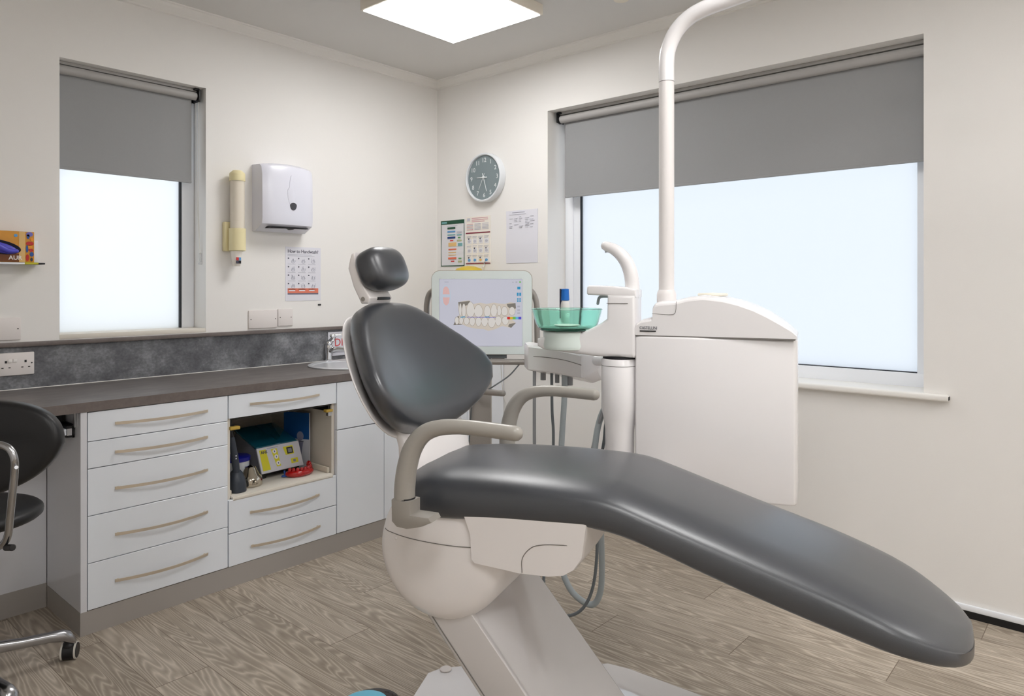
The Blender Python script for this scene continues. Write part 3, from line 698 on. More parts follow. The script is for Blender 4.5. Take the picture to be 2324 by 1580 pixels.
for s_ in ss:
    hw = max(.006, seat_hw(s_)); zt, zb = smooth_interp(s_, ztop), smooth_interp(s_, zbot)
    thin = 1.0
    if s_ < -.385: thin = max(.6, 1-((-.385-s_)/.02)**2.6*.4)
    if s_ > .955: thin = max(.72, 1-((s_-.955)/.027)**3*.28)
    zc, hh = (zt+zb)/2, (zt-zb)/2*thin; ring = []
    for k in range(56):
        a = 2*PI*k/56; c, d = sf(math.cos(a), 7), sf(math.sin(a), 5 if a < PI else 8)
        yy = hw*c*(1-.035*max(0, d)); zz = zc+hh*d+(.005-.024*abs(c)**3)*max(0, d)**.5-(.008 if s_ > .15 else .004)*max(0, -d)
        ring.append((s_, yy, zz))
    rings.append(ring)
MB('vinyl', F).loft(rings).build('seat_cushion', ch, angle=70)

# backrest
th = R(31); U = Vector((-math.sin(th), 0, math.cos(th))); Nn = Vector((math.cos(th), 0, math.sin(th))); Wv = Vector((0, 1, 0))
B0 = Vector((-.386, 0, .903)); BH = .433
hwk = [(0, .0), (.012, .09), (.035, .155), (.075, .225), (.13, .28), (.2, .322), (.3, .345), (.42, .338), (.6, .287), (.8, .215), (.9, .165), (.95, .130), (.98, .09), (.993, .05), (1.0, .0)]
def backpad(off_n, tn, grow, cc=.744, mid=0):
    rings = []
    vs = [0, .004, .012, .022, .035, .055, .08, .11, .15]+[.2+.05*k for k in range(15)]+[.935, .955, .97, .982, .992, .997, 1.0]
    for v in vs:
        hw = max(.004, interp(v, hwk)*(1+grow/.3)); tt = tn*min(1, (max(0, 1-abs(2*v-1)**9)**.5)*.9+.1)
        vv = v*(BH+2*grow)-grow; ring = []
        for k in range(48):
            a = 2*PI*k/48; c, d = sf(math.cos(a), 3.6), sf(math.sin(a), 2.9)
            w = hw*c; n = off_n+tt/2*d+cc*w*w
            ring.append(B0+U*vv+Wv*w+Nn*n)
        rings.append(ring)
    return rings
MB('vinyl', F).loft(backpad(-.008, .100, 0)).build('backrest_cushion', ch, angle=75)
MB('shell_white', F).loft(backpad(-.061, .016, -.001)).build('backrest_shell', ch, angle=75)
# lower shell joining the backrest to the hinge
rings = []
for z, s0, hw, tk in ((.66, -.36, .10, .05), (.70, -.378, .15, .06), (.76, -.395, .175, .055), (.82, -.40, .185, .045), (.88, -.408, .185, .035), (.94, -.438, .175, .026), (1.0, -.48, .15, .018), (1.05, -.51, .11, .012)):
    rings.append([(s0+tk*sf(math.cos(2*PI*k/40), 2.6), hw*sf(math.sin(2*PI*k/40), 3), z) for k in range(40)])
MB('shell_white', F).loft(rings).build('back_support', ch, angle=60)

# headrest
hr = R(22); HU = Matrix.Rotation(-hr, 4, 'Y')
hc = Vector((-.592, 0, 1.384))
q = MB('vinyl', F)
q.ell(hc, .098, .052, .068, HU @ Matrix.Rotation(PI/2, 4, 'Z'), 3.0, 48, 24)
q.build('headrest_cushion', ch, angle=70)
q = MB('shell_white', F)
sh = [(-.055, .055), (-.043, .068), (-.030, .066), (-.040, .03), (-.042, -.03), (-.030, -.085), (-.045, -.097), (-.068, -.088), (-.075, -.03), (-.072, .03)]
mh = Matrix.Translation(hc) @ HU
q.prism(sh, -.075, .05, 'y', .006, 3, mx=mh).build('headrest_bracket', ch)
q = MB('arm_grey_dark', F); q.cyl(mh @ Vector((-.055, -.0765, -.078)), mh @ Vector((-.055, -.072, -.078)), .007, 14)
q.build('headrest_knob', ch)
q = MB('chrome', F).tube([mh @ Vector((-.05, -.02, -.080)), (-.61, -.02, 1.30), (-.628, -.02, 1.26)], .008, 10, smooth=False).tube([mh @ Vector((-.05, .02, -.080)), (-.61, .02, 1.30), (-.628, .02, 1.26)], .008, 10, smooth=False)
q.m('black_plastic').box(-.635, -.585, -.035, .035, 1.288, 1.297, .003).build('headrest_rods', ch)

# armrests
for sg in (-1, 1):
    w = sg*.33
    q = MB('arm_grey', F)
    q.tube([(-.003, w, .979), (-.08, w, .9825), (-.15, w, .9835), (-.212, w, .976), (-.256, w, .956), (-.286, w, .918), (-.302, w, .870), (-.309, w, .822), (-.310, w, .792)], [.0185, .0185, .0185, .020, .0225, .025, .026, .027, .027], 28)
    a = q.build('armrest', ch, angle=60)
    q = MB('arm_grey_dark', F); q.prism([(-.334, .790), (-.278, .790), (-.278, .757), (-.225, .757), (-.217, .746), (-.243, .733), (-.268, .725), (-.29, .720), (-.318, .722), (-.333, .735)], w-.027, w+.027, 'y', .005, 2)
    q.m('slot_dark').lathe([(.0262, 0), (.0262, .004)], (-.308, w, .7895), n=28).m('arm_grey_dark')
    q.build('armrest_mount', ch)

# hinge drum and side covers
prof = [(.0, -.240), (.06, -.2395), (.115, -.236), (.155, -.228), (.176, -.214), (.186, -.195), (.189, -.17), (.189, .17), (.186, .195), (.176, .214), (.155, .228), (.115, .236), (.06, .2395), (0, .24)]
q = MB('shell_white', F).lathe(prof, (-.278, 0, .616), (0, 1, 0), 72)
q.ell((-.345, 0, .70), .105, .225, .075, None, 3.2)
def drum(s_, z_):
    r_ = math.hypot(s_+.278, z_-.616)
    return -interp(r_, [(0, .240), (.06, .2395), (.115, .236), (.155, .228), (.176, .214), (.186, .195), (.189, .17)])
q.m('seam').tube([(a, drum(a, b)-.0004, b) for a, b in [(-.458, .664), (-.435, .660), (-.40, .656), (-.36, .652), (-.32, .650), (-.28, .649), (-.24, .649), (-.20, .650), (-.168, .652)]], .0012, 6)
q.m('shell_white').ell((-.395, -.230, .645), .007, .008, .008)
q.build('hinge_cover', ch, angle=40)
q = MB('shell_white', F)
up = [(-.195, .760), (-.188, .74), (-.168, .69), (-.164, .625), (-.155, .616), (-.03, .609), (.05, .613), (.09, .622), (.117, .640), (.138, .672), (.150, .760)]
rings = []
for w, sc in ((-.247, .98), (-.244, .992), (-.232, 1.0), (-.08, 1.0), (.07, .96), (.10, .93), (.11, .88)):
    cs, cz = 0.0, .70
    rings.append([(cs+(a-cs)*sc, w, cz+(b-cz)*sc) for a, b in up])
q.loft(rings)
q.box(-.30, .10, -.21, .21, .68, .75, .01)
q.m('seam').tube([(-.020, -.2474, .614), (-.019, -.2474, .650), (.004, -.2474, .679), (.035, -.2474, .691), (.08, -.2474, .697), (.13, -.243, .699)], .0011, 6)
q.build('seat_undercover', ch, angle=30)
# slanted lift column and base
q = MB('gloss_white', F)
sl = -1.165; zt_, zb_ = .56, .05
def rx(z, s0): return s0+(z-.455)/sl
col = [(rx(zt_, -.17), zt_), (rx(zb_, -.17), zb_), (rx(zb_, -.337), zb_), (rx(zt_, -.337), zt_)]
q.prism(col, -.205, .205, 'y', .012, 3)
q.build('lift_column', ch, angle=30)
q = MB('seam', F); q.tube([(rx(.50, -.337)+.022, -.2058, .50), (rx(.05, -.337)+.022, -.2058, .05)], .0016, 6, smooth=False).build('column_seam', ch)
q = MB('unit_white', F).prism([(-.36, -.14), (-.516, .04), (-.545, .20), (-.52, .245), (-.46, .285), (-.30, .30), (.1, .30), (.1, -.3), (-.2, -.3)], 0, .03, 'z', .006, 2)
q.build('base_plate', ch)
q = MB('plate_white', F).lathe([(.017, 0), (.02, .001), (.02, .004), (.017, .006), (0, .006)], (-.497, .238, .03), n=24).build('base_bolt', ch)
q = MB('gloss_white', F).prism([(.03, .10), (-.04, .13), (-.02, .34), (.03, .375), (.10, .37), (.36, .302), (.82, .18), (.84, -.18), (.40, -.29), (.06, -.3), (.05, -.10), (.22, -.08), (.22, .10)], .0, .10, 'z', .012, 3)
q.build('base_cover', ch)
q = MB('shell_white', F).tube([(.06, .05, .69), (.12, .25, .675), (.16, .45, .66), (.18, .549, .66)], [.032, .032, .03, .03], 16, squash=1.2, round_ends=False).build('unit_arm', ch)

# ================================================================== dental unit behind the chair
un = thing('dental_unit', 'tall white dental unit with spittoon and cup filler behind the chair', 'dental unit', (.33, .68, 0), F)
q = MB('unit_white', F).prism([(.077, .562), (.083, .553), (.10, .550), (.26, .548), (.30, .550), (.34, .553), (.575, .565), (.592, .570), (.601, .585), (.601, .80), (.58, .82), (.09, .82), (.077, .80)], .62, 1.158, 'z', .008, 3)
q.m('seam').box(.081, .597, .5535, .815, 1.1565, 1.161)
q.build('water_cabinet', un)
tp = [(.077, 1.161), (.077, 1.188), (.083, 1.202), (.100, 1.214), (.136, 1.224), (.139, 1.232), (.140, 1.262), (.148, 1.273), (.17, 1.278), (.215, 1.281), (.26, 1.293), (.31, 1.2985), (.37, 1.292), (.42, 1.280), (.47, 1.262), (.51, 1.242), (.55, 1.217), (.585, 1.189), (.601, 1.170), (.601, 1.161)]
rings = []
for w, sc in ((.55, 0), (.553, .006), (.562, .012), (.60, .016), (.77, .016), (.81, .01), (.82, 0)):
    rings.append([(a, w+(.012*max(0, a-.3)/.3 if w < .6 else 0), b-(.014-sc)*min(1, max(0, (b-1.165)/.06))) for a, b in tp])
q = MB('unit_white', F).loft(rings)
q.m('seam').tube([(.139, .5505, 1.236), (.20, .5495, 1.234), (.218, .5495, 1.242), (.221, .549, 1.278)], .0008, 6)
q.build('top_cover', un, angle=28)
q = MB('ink', F).text('CASTELLINI', .0145, Matrix.Translation((.095, .5485, 1.182)) @ Matrix.Rotation(PI/2, 4, 'X'), .0003, sx=.82)
q.m('slot_dark').box(.096, .152, .5483, .549, 1.1735, 1.1775)
q.build('maker_badge', un, flat=True)
q = MB('cap_cream', F).lathe([(.05, 0), (.052, .004), (.05, .009), (0, .011)], (.325, .68, 1.297), n=40).build('filler_cap', un)
# pedestal column with the spittoon
q = MB('unit_white', F).lathe([(.045, .0), (.05, .01), (.052, .20), (.058, .24), (.0655, .275), (.0655, .448), (.062, .453)], (.012, .600, .62), n=48)
q.m('seam').lathe([(.0659, 0), (.0659, .0015)], (.012, .600, 1.048), n=48)
q.build('spittoon_column', un)
q = MB('gasket', F).lathe([(.060, 0), (.060, .009)], (.012, .600, 1.072), n=40).build('rotation_gap', un)
hd = [(-.285, 1.112), (-.262, 1.099), (-.19, 1.092), (-.06, 1.081), (.075, 1.081), (.080, 1.09), (.080, 1.30), (-.02, 1.30), (-.022, 1.215), (-.045, 1.199), (-.085, 1.178), (-.13, 1.162), (-.18, 1.152), (-.26, 1.145), (-.285, 1.138)]
q = MB('unit_white', F).prism(hd, .545, .655, 'y', .012, 3).build('spittoon_head', un, angle=40)
q = MB('seam', F).box(-.021, .055, .5435, .546, 1.2695, 1.2715).build('head_gap', un)
q = MB('unit_white', F).prism([(-.092, 1.299), (-.03, 1.297), (.0, 1.292), (.082, 1.292), (.082, 1.318), (.05, 1.326), (.0, 1.331), (-.088, 1.334), (-.096, 1.327), (-.097, 1.305)], .55, .65, 'y', .007, 3)
q.build('cup_shelf', un, angle=40)
q = MB('hose_light', F).tube([(-.02, .60, 1.294), (-.05, .60, 1.294), (-.064, .60, 1.288), (-.069, .60, 1.268)], .0055, 12).build('rinse_nozzle', un)
q = MB('unit_white', F).tube([(.058, .60, 1.30), (.057, .60, 1.345), (.048, .60, 1.39), (.028, .60, 1.430), (-.004, .60, 1.460), (-.040, .60, 1.476)], [.026, .0255, .025, .024, .021, .017], 24).build('filler_spout', un)
q = MB('steel', F).cyl((-.036, .60, 1.464), (-.034, .60, 1.452), .008, 14).build('spout_nozzle', un)
bc = (-.187, .60, 0)
q = MB('bowl_base', F).lathe([(.070, 0), (.086, .004), (.090, .016), (.086, .045), (.088, .062), (.084, .070)], (bc[0], bc[1], 1.098), n=48).build('bowl_pedestal', un)
q = MB('green_glass', F).lathe([(.0, 0), (.092, .0), (.106, .006), (.115, .022), (.124, .052), (.129, .072), (.131, .074), (.129, .076), (.126, .072), (.121, .052), (.111, .022), (.103, .009), (.090, .004), (.0, .004)], (bc[0], bc[1], 1.172), n=64).build('spittoon_bowl', un)
q = MB('green_dark', F).lathe([(.07, 0), (.096, .0), (.101, .004), (.096, .0045), (.05, .004)], (bc[0], bc[1], 1.1675), n=48).build('bowl_gasket', un)
q = MB('cup_white', F).lathe([(.0, .004), (.045, .002), (.048, 0), (.04, -.004), (0, -.004)], (bc[0]+.01, bc[1]-.03, 1.189), n=30).build('bowl_strainer', un)
# lamp pole
q = MB('shell_white', F).lathe([(.033, 0), (.034, .004), (.034, .030), (.031, .040), (.0275, .046)], (.172, .635, 1.272), n=36)
q.build('pole_collar', un)
B = F.inverted()
def Gp(r, d, z): return B @ (G @ Vector((r, d, z)))
b0 = Vector((.172, .635, 0)); g0 = G.inverted() @ (F @ b0)
def P2(k, z): return Gp(g0.x+k*.80, g0.y-k*.60, z)
MB('shell_white', F).tube([(.172, .635, 1.30), (.172, .635, 1.7), (.172, .635, 2.052)], .0268, 32, smooth=False, round_ends=False).build('lamp_pole', un)
MB('seam', F).lathe([(.0270, 0), (.0270, .002)], (.172, .635, 2.051), n=32).build('pole_joint', un)
MB('unit_white', F).tube([(.172, .635, 2.053), P2(0, 2.12), P2(.006, 2.165), P2(.035, 2.222), P2(.085, 2.262), P2(.15, 2.281), P2(.25, 2.293), P2(.40, 2.31), P2(.75, 2.35)], .0272, 32, round_ends=False).build('lamp_arm', un)
q = MB('unit_white', F); c0 = P2(.75, 2.35)
q.tube([c0, c0+Vector((.02, 0, -.02)), c0+Vector((.03, 0, -.08))], .02, 16).ell(c0+Vector((.04, -.0, -.13)), .13, .09, .045).build('lamp_head', un)

# assistant's instrument holder
ho = thing('instrument_holder', 'white angular suction holder hanging beside the monitor, left of the unit column', 'instrument holder', (-.28, .80, .95), F)
q = MB('unit_white', F)
rings = []
for s_, wf, zt_, zm, zl in ((-.448, .835, 1.088, 1.01, .985), (-.443, .815, 1.098, 1.0, .985), (-.400, .742, 1.094, .995, .978), (-.394, .738, 1.094, .995, .976), (-.29, .736, 1.086, .990, .962), (-.175, .738, 1.066, .975, .945), (-.168, .744, 1.064, .975, .944), (-.13, .80, 1.062, 1.0, .96), (-.125, .83, 1.062, 1.01, .98)):
    rings.append([(s_, wf+.006, zt_), (s_, wf, zt_-.006), (s_, wf, zm+.005), (s_, wf+.004, zm), (s_, .872, zl-.004), (s_, .878, zl+.002), (s_, .878, zt_-.005), (s_, .872, zt_)])
q.loft(rings)
q.m('seam').tube([(-.372, .7375, 1.052), (-.31, .7355, 1.050), (-.24, .7365, 1.042), (-.175, .7375, 1.026)], .0012, 6)
q.build('housing', ho, angle=30)
q = MB('unit_white', F).tube([(-.15, .80, 1.040), (-.06, .79, 1.043), (.01, .73, 1.047), (.012, .67, 1.047)], [.020, .022, .022, .022], 16).build('swing_arm', ho)
for s_, r_, zz in ((-.355, .011, .99), (-.295, .009, .982), (-.245, .015, .975)): MB('hose_grey', F).cyl((s_, .80, zz), (s_, .80, zz-.038), r_, 18).build('hose_socket', ho)
def hose(pts, r, m_, label, n=14, name='suction_hose', ribs=False):
    q = MB(m_, G)
    pts = [Vector(((u-1162)/1615.7*d, d, 1.33-(v-650.1)/1615.7*d)) for u, v, d in pts]
    if ribs:
        P = cr_path(pts, 40); rr = [r*(1.06 if k % 2 else .94) for k in range(len(P))]
        q.tube(P, rr, n, smooth=False)
    else: q.tube(pts, r, n, sub=12)
    o = q.build(name, angle=60); return tag(o, label, 'hose', 'hoses hanging from the instrument holder')
hose([(1281, 842, 2.81), (1281, 900, 2.81), (1275, 1000, 2.8), (1268, 1150, 2.78), (1272, 1270, 2.74), (1290, 1330, 2.7), (1318, 1362, 2.68), (1346, 1372, 2.67), (1362, 1345, 2.66), (1366, 1290, 2.65), (1362, 1180, 2.62), (1348, 1080, 2.6), (1352, 1000, 2.6), (1364, 945, 2.6), (1385, 905, 2.57)], .0115, 'hose_light', 'thick pale grey hose hanging from the holder and looping near the floor', ribs=False)
hose([(1252, 842, 2.83), (1253, 930, 2.83), (1256, 1000, 2.82), (1250, 1150, 2.8), (1235, 1290, 2.72), (1240, 1370, 2.66), (1275, 1397, 2.62), (1315, 1388, 2.6), (1342, 1345, 2.59), (1354, 1270, 2.58), (1356, 1150, 2.58), (1362, 1060, 2.6), (1371, 1000, 2.6), (1376, 955, 2.6), (1392, 915, 2.57)], .0058, 'hose_dark', 'thin dark grey hose whose loop passes behind the chair column')
hose([(1213, 842, 2.84), (1213, 1000, 2.83), (1216, 1090, 2.8), (1240, 1130, 2.76), (1290, 1135, 2.72), (1330, 1090, 2.68), (1345, 1020, 2.64), (1358, 965, 2.6), (1380, 910, 2.57)], .0068, 'hose_grey', 'mid grey straight hose at the left end of the holder')
q = MB('bottle_white', F).lathe([(.016, 0), (.0185, .004), (.0185, .165), (.016, .18), (.013, .186)], (-.265, .81, 1.0875), n=28)
t = thing('spray_bottle', 'small white bottle with a bright blue cap standing behind the green bowl', 'bottle', (-.265, .81, 1.0875), F)
q.build('body', t); MB('bottle_blue', F).lathe([(.016, 0), (.0175, .002), (.0155, .045), (.012, .047), (.0, .047)], (-.265, .81, 1.2735), n=24).m('ink').box(-.285, -.2815, .80, .815, 1.20, 1.320).build('cap', t)

# ================================================================== intra-oral scanner cart (frame G)
ct = thing('scanner_cart', 'scanner monitor on a grey wheeled stand showing a scan of teeth', 'monitor', (-.13, 3.12, 0), G)
D = 3.1
def su(u): return (u-1162)/1615.7*D
def sv(v): return 1.33-(v-650.1)/1615.7*D
x0, x1, z1, z0 = su(980), su(1207), sv(615), sv(804)
q = MB('screen_edge', G).box(x0-.003, x1+.003, D+.008, D+.05, z0-.003, z1+.003, .038, 6, axes=1).build('monitor_back', ct)
q = MB('screen_bezel', G).box(x0, x1, D-.004, D+.010, z0, z1, .036, 6, axes=1).build('monitor_bezel', ct)
sx0, sx1, sz1, sz0 = su(998), su(1184.5), sv(634), sv(785)
q = MB('scr_grey', G).box(sx0-.002, sx1+.002, D-.0048, D-.004, sz0-.002, sz1+.002)
q.m('screen_white').box(sx0, sx1, D-.0052, D-.0048, sz0, sz1)
def spoly(mm, pts, lay):
    q.m(mm); yy = D-.0052-.0002*lay
    q.prism([(su(u), sv(v)) for u, v in pts], yy-.0001, yy, 'y')
# photo pixel sizes are used here as the unit of the on-screen drawing
def tooth(cu, ct_, cb, w, lay, up=True):
    n = 20; o = []; i_ = []
    for k in range(n):
        a = 2*PI*k/n; c, s_ = math.cos(a), math.sin(a); e = 2.4
        uu = math.copysign(abs(c)**(2/e), c); vv = math.copysign(abs(s_)**(2/e), s_)
        nar = 1-(.30 if (vv < 0) == up else 0)*abs(vv)
        o.append((cu+uu*w*nar, (ct_+cb)/2+vv*(cb-ct_)/2)); i_.append((cu+uu*(w-.55)*nar, (ct_+cb)/2+vv*((cb-ct_)/2-.6)))
    spoly('scr_edge', o, lay); spoly('scr_tooth', i_, lay+1)
spoly('scr_gum', [(1040, 686), (1052, 683), (1066, 682), (1074, 690), (1090, 687), (1104, 690), (1120, 687), (1134, 689), (1146, 690), (1158, 686), (1170, 688), (1171, 700), (1166, 716), (1130, 720), (1045, 720), (1041, 705)], 1)
spoly('scr_dark', [(1040, 686), (1066, 683), (1068, 688), (1047, 700), (1043, 700)], 2)
spoly('scr_dark', [(1150, 690), (1170, 688), (1171, 700), (1160, 702), (1152, 696)], 2)
spoly('scr_gum', [(1029, 738), (1040, 716), (1060, 719), (1150, 719), (1164, 727), (1171, 733), (1158, 744), (1140, 740), (1122, 748), (1108, 751), (1098, 747), (1080, 746), (1062, 742), (1048, 736)], 1)
spoly('scr_dark', [(1029, 738), (1038, 718), (1043, 718), (1037, 733), (1050, 737)], 2)
spoly('scr_dark', [(1156, 735), (1171, 733), (1160, 744), (1153, 741)], 2)
for cu, a, b, w in ((1045, 688, 718, 3.4), (1053, 689, 719, 5), (1068, 685, 720, 9.5), (1086, 691, 720, 10.2), (1106, 693, 719, 8), (1121, 690, 719, 7.6), (1133, 693, 717, 5), (1145, 695, 717, 7.6), (1162, 696, 716, 7.4)): tooth(cu, a, b, w, 3)
for cu, a, b, w in ((1037, 719, 737, 4.6), (1047, 720, 736, 5), (1059, 720, 738, 6.5), (1072, 720, 740, 7), (1086, 720, 741, 7), (1100, 720, 741, 8), (1116, 720, 744, 9), (1131, 717, 740, 7.5), (1147, 718, 738, 8)): tooth(cu, a, b, w, 3, False)
spoly('scr_vio', [(1060, 719.2), (1125, 720), (1125, 721), (1060, 720.2)], 6); spoly('scr_blue', [(1045, 719), (1055, 718), (1057, 720), (1046, 721)], 7); spoly('scr_blue', [(1100, 718.5), (1111, 718.5), (1111, 720), (1100, 720)], 7)
spoly('scr_ring', [(1012+12*math.cos(a), 671+24*math.sin(a)) for a in [2*PI*k/28 for k in range(28)]], 1)
spoly('scr_pink', [(1005, 668), (1006, 656), (1010, 650.5), (1015, 650.5), (1019, 656), (1021, 668)], 2); spoly('scr_pink', [(1005, 675), (1007, 688), (1011, 693), (1015, 693), (1019, 688), (1021, 675)], 2)
spoly('scr_ring', [(1003, 670), (1022, 670), (1022, 673), (1003, 673)], 3)
for v in (654, 668, 681):
    if v == 654: spoly('scr_blue', [(1174, v-3), (1181, v-3), (1181, v+3), (1174, v+3)], 1)
    elif v == 668:
        for a in (1173, 1178.5): spoly('scr_blue', [(a, v-3.5), (a+4, v-3.5), (a+4, v+3.5), (a, v+3.5)], 1)
    else:
        for a in (1173.5, 1178.5):
            for b_ in (-4, .8): spoly('scr_blue', [(a, v+b_), (a+3.4, v+b_), (a+3.4, v+b_+3.2), (a, v+b_+3.2)], 1)
for v in (696, 704, 711): spoly('scr_grey', [(1174, v-2), (1180, v-2), (1180, v+1.5), (1174, v+1.5)], 1)
for k, mm in enumerate(('scr_red', 'scr_yel', 'scr_grn', 'scr_cyn', 'scr_vio')): spoly(mm, [(1151+k*6.4, 719), (1157.4+k*6.4, 719), (1157.4+k*6.4, 725), (1151+k*6.4, 725)], 6)
spoly('scr_grn', [(1178.5, 638.5), (1182, 638.5), (1182, 642), (1178.5, 642)], 1); spoly('scr_grey', [(1162, 640), (1166, 640), (1166, 641.5), (1162, 641.5)], 1); spoly('scr_grey', [(1170, 639), (1174, 639), (1174, 642), (1170, 642)], 1); spoly('scr_grey', [(1009, 639.5), (1018, 639.5), (1018, 641), (1009, 641)], 1)
q.build('screen', ct, 'lit screen with a scan of two rows of teeth', flat=True)
q = MB('cart_grey', G)
q.tube([(x1-.03, D+.06, sv(655)), (x1+.004, D+.06, sv(664)), (x1+.022, D+.06, sv(688)), (x1+.024, D+.06, sv(720)), (x1+.024, D+.06, sv(800)), (x1+.0, D+.05, sv(815))], .013, 16).build('handle', ct)
q = MB('cart_grey', G).tube([(x0+.03, D+.06, sv(655)), (x0-.012, D+.06, sv(664)), (x0-.028, D+.06, sv(688)), (x0-.03, D+.06, sv(720)), (x0-.03, D+.06, sv(800)), (x0-.01, D+.05, sv(815))], .013, 16).build('handle', ct)
q = MB('cart_grey', G).tube([(su(1040), D-.03, sv(820)), (su(1200), D-.03, sv(820))], .0125, 16, smooth=False).tube([(su(1090), D+.02, sv(820)), (su(1090), D-.03, sv(820))], .012, 12, smooth=False).tube([(su(1060), D-.06, sv(882)), (su(1142), D-.14, sv(882))], .013, 16, smooth=False).build('rail', ct)
q = MB('hose_dark', G).box(su(1095), su(1150), D+.01, D+.04, sv(814), sv(804)).build('monitor_bracket', ct)
q = MB('cart_grey', G).box(su(1065), su(1115), D+.0, D+.09, .10, sv(815), .006).build('post', ct)
q = MB('cart_grey', G).box(-.42, .12, D-.12, D+.25, .055, .10, .02).build('base', ct)
for a, b_ in ((-.38, D-.08), (.08, D-.08), (-.38, D+.21), (.08, D+.21)):
    MB('black_plastic', G).cyl((a-.012, b_, .0275), (a+.012, b_, .0275), .0275, 20, .004).build('caster', ct)
q = MB('hose_dark', G).tube([(su(1178), D-.03, sv(826)), (su(1155), D-.05, sv(850)), (su(1120), D-.08, sv(872)), (su(1080), D-.05, sv(900)), (su(1068), D-.01, sv(950)), (su(1060), D+.03, .4), (su(1055), D+.04, .10)], .0032, 8).build('cable', ct)
q = MB('cord', G).tube([(su(1137), D+.01, sv(818)), (su(1138), D+.0, sv(850)), (su(1143), D+.0, sv(900)), (su(1152), D+.0, sv(940)), (su(1158), D+.02, .5), (su(1150), D+.05, .10)], .0014, 6).build('cable', ct)

# ================================================================== things on the pull-out tray
TZ = .3975
t = thing('curing_light', 'dark grey handheld curing light standing in its charger at the left of the tray', 'curing light', (-1.752, -.545, TZ))
q = MB('curing_dark'); rings = []
for z, a, b_ in ((0, .034, .045), (.004, .037, .048), (.03, .037, .046), (.06, .033, .038), (.085, .024, .026), (.095, .016, .018)):
    rings.append([(-1.745+a*sf(math.cos(2*PI*k/32), 2.8), -.54+b_*sf(math.sin(2*PI*k/32), 2.8), TZ+z) for k in range(32)])
q.loft(rings).build('charger', t)
q = MB('curing_dark').tube([(-1.748, -.55, TZ+.07), (-1.755, -.545, TZ+.15), (-1.763, -.535, TZ+.24)], [.015, .0165, .013], 18)
q.m('ink_grey').box(-1.760, -1.754, -.5615, -.558, TZ+.15, TZ+.156).box(-1.760, -1.754, -.5615, -.558, TZ+.162, TZ+.168).build('handpiece', t)
MB('slot_dark').tube([(-1.763, -.535, TZ+.24), (-1.768, -.53, TZ+.28), (-1.762, -.54, TZ+.30)], [.010, .009, .008], 12).build('light_tip', t)
t = thing('wipe_tub', 'small white tub with a dark blue lid behind the curing light', 'tub', (-1.70, -.40, TZ))
MB('tub_white').lathe([(.052, 0), (.056, .10), (.0, .10)], (-1.66, -.385, TZ), n=36).m('navy_print').box(-1.650, -1.617, -.441, -.430, TZ+.06, TZ+.075).build('body', t)
MB('tub_blue').lathe([(.060, 0), (.061, .018), (.054, .022), (0, .022)], (-1.66, -.385, TZ+.10), n=36).build('lid', t)
tag(MB('tub_white').lathe([(.03, 0), (.032, .15), (.028, .156), (0, .158)], (-1.745, -.27, TZ), n=28).build('jar'), 'plain white jar at the back of the tray behind the blue-lidded tub', 'jar')
t = thing('bur_holder', 'shiny metal dome-shaped container on the tray next to the curing light', 'metal container', (-1.655, -.50, TZ))
MB('nickel').lathe([(.050, 0), (.054, .004), (.055, .028), (.050, .042), (.040, .050), (.025, .082), (.020, .088), (.011, .09), (0, .097)], (-1.655, -.50, TZ), n=36).build('body', t)
MB('nickel').tube([(-1.662, -.552, TZ+.028), (-1.664, -.560, TZ+.028)], .009, 14, smooth=False).build('knob', t)
# mixing machine, tilted front
t = thing('capsule_mixer', 'grey and white mixing machine with a yellow panel and teal lid on the tray', 'mixing machine', (-1.49, -.36, TZ))
mxm = Matrix.Translation((-1.472, -.42, TZ+.008)) @ Matrix.Rotation(R(3), 4, 'Z')
bx = .118
q = MB('machine_grey').prism([(-.045, .03), (.0, .142), (.19, .200), (.20, .02), (-.03, .02)], -bx+.006, bx-.006, 'x', .004, 2, mx=mxm)
for a in (-.09, .09): q.m('black_plastic').box(a-.015, a+.015, -.02, .18, -.008, .022, mx=mxm)
q.box(-bx+.01, bx-.01, -.03, .18, .012, .024, mx=mxm).build('body', t)
tl = Matrix.Rotation(R(-21.5), 4, 'X')
fm = mxm @ Matrix.Translation((0, -.052, .024)) @ tl
q = MB('machine_white').box(-bx, bx, -.006, .006, 0, .125, .003, mx=fm)
q.m('machine_yellow').prism([(-bx+.010, .012), (-bx+.052, .012), (-bx+.046, .113), (-bx+.010, .113)], -.0068, -.005, 'y', mx=fm)
q.prism([(-.045, .108), (-.012, .108), (-.008, .02), (-.03, .02)], -.0068, -.005, 'y', mx=fm)
q.prism([(.022, .108), (.078, .108), (.078, .066), (.03, .066)], -.0068, -.005, 'y', mx=fm)
q.prism([(.052, .044), (.092, .044), (.092, .020), (.052, .020)], -.0068, -.005, 'y', mx=fm)
q.m('slot_dark').prism([(.040, .102), (.074, .102), (.074, .070), (.040, .070)], -.0074, -.005, 'y', mx=fm)
q.m('machine_grey').prism([(.046, .096), (.068, .096), (.068, .076), (.046, .076)], -.0078, -.005, 'y', mx=fm).prism([(.064, .038), (.078, .038), (.078, .026), (.064, .026)], -.0076, -.005, 'y', mx=fm)
q.m('switch_white')
for a, b_ in ((-.028, .095), (-.024, .068), (-.02, .036)): q.lathe([(.0105, 0), (.0105, .002)], fm @ Vector((a, -.006, b_)), (fm.to_3x3() @ Vector((0, -1, 0))), 18)
q.m('navy_print')
for a, b_ in ((-.028, .095), (-.024, .068), (-.02, .036)): q.box(a-.002, a+.002, -.0088, -.0079, b_-.004, b_+.004, mx=fm)
q.m('ink').text('AHS', .019, fm @ Matrix.Translation((-bx+.016, -.0072, .094)) @ Matrix.Rotation(PI/2, 4, 'X'), .0003, bold=.0005)
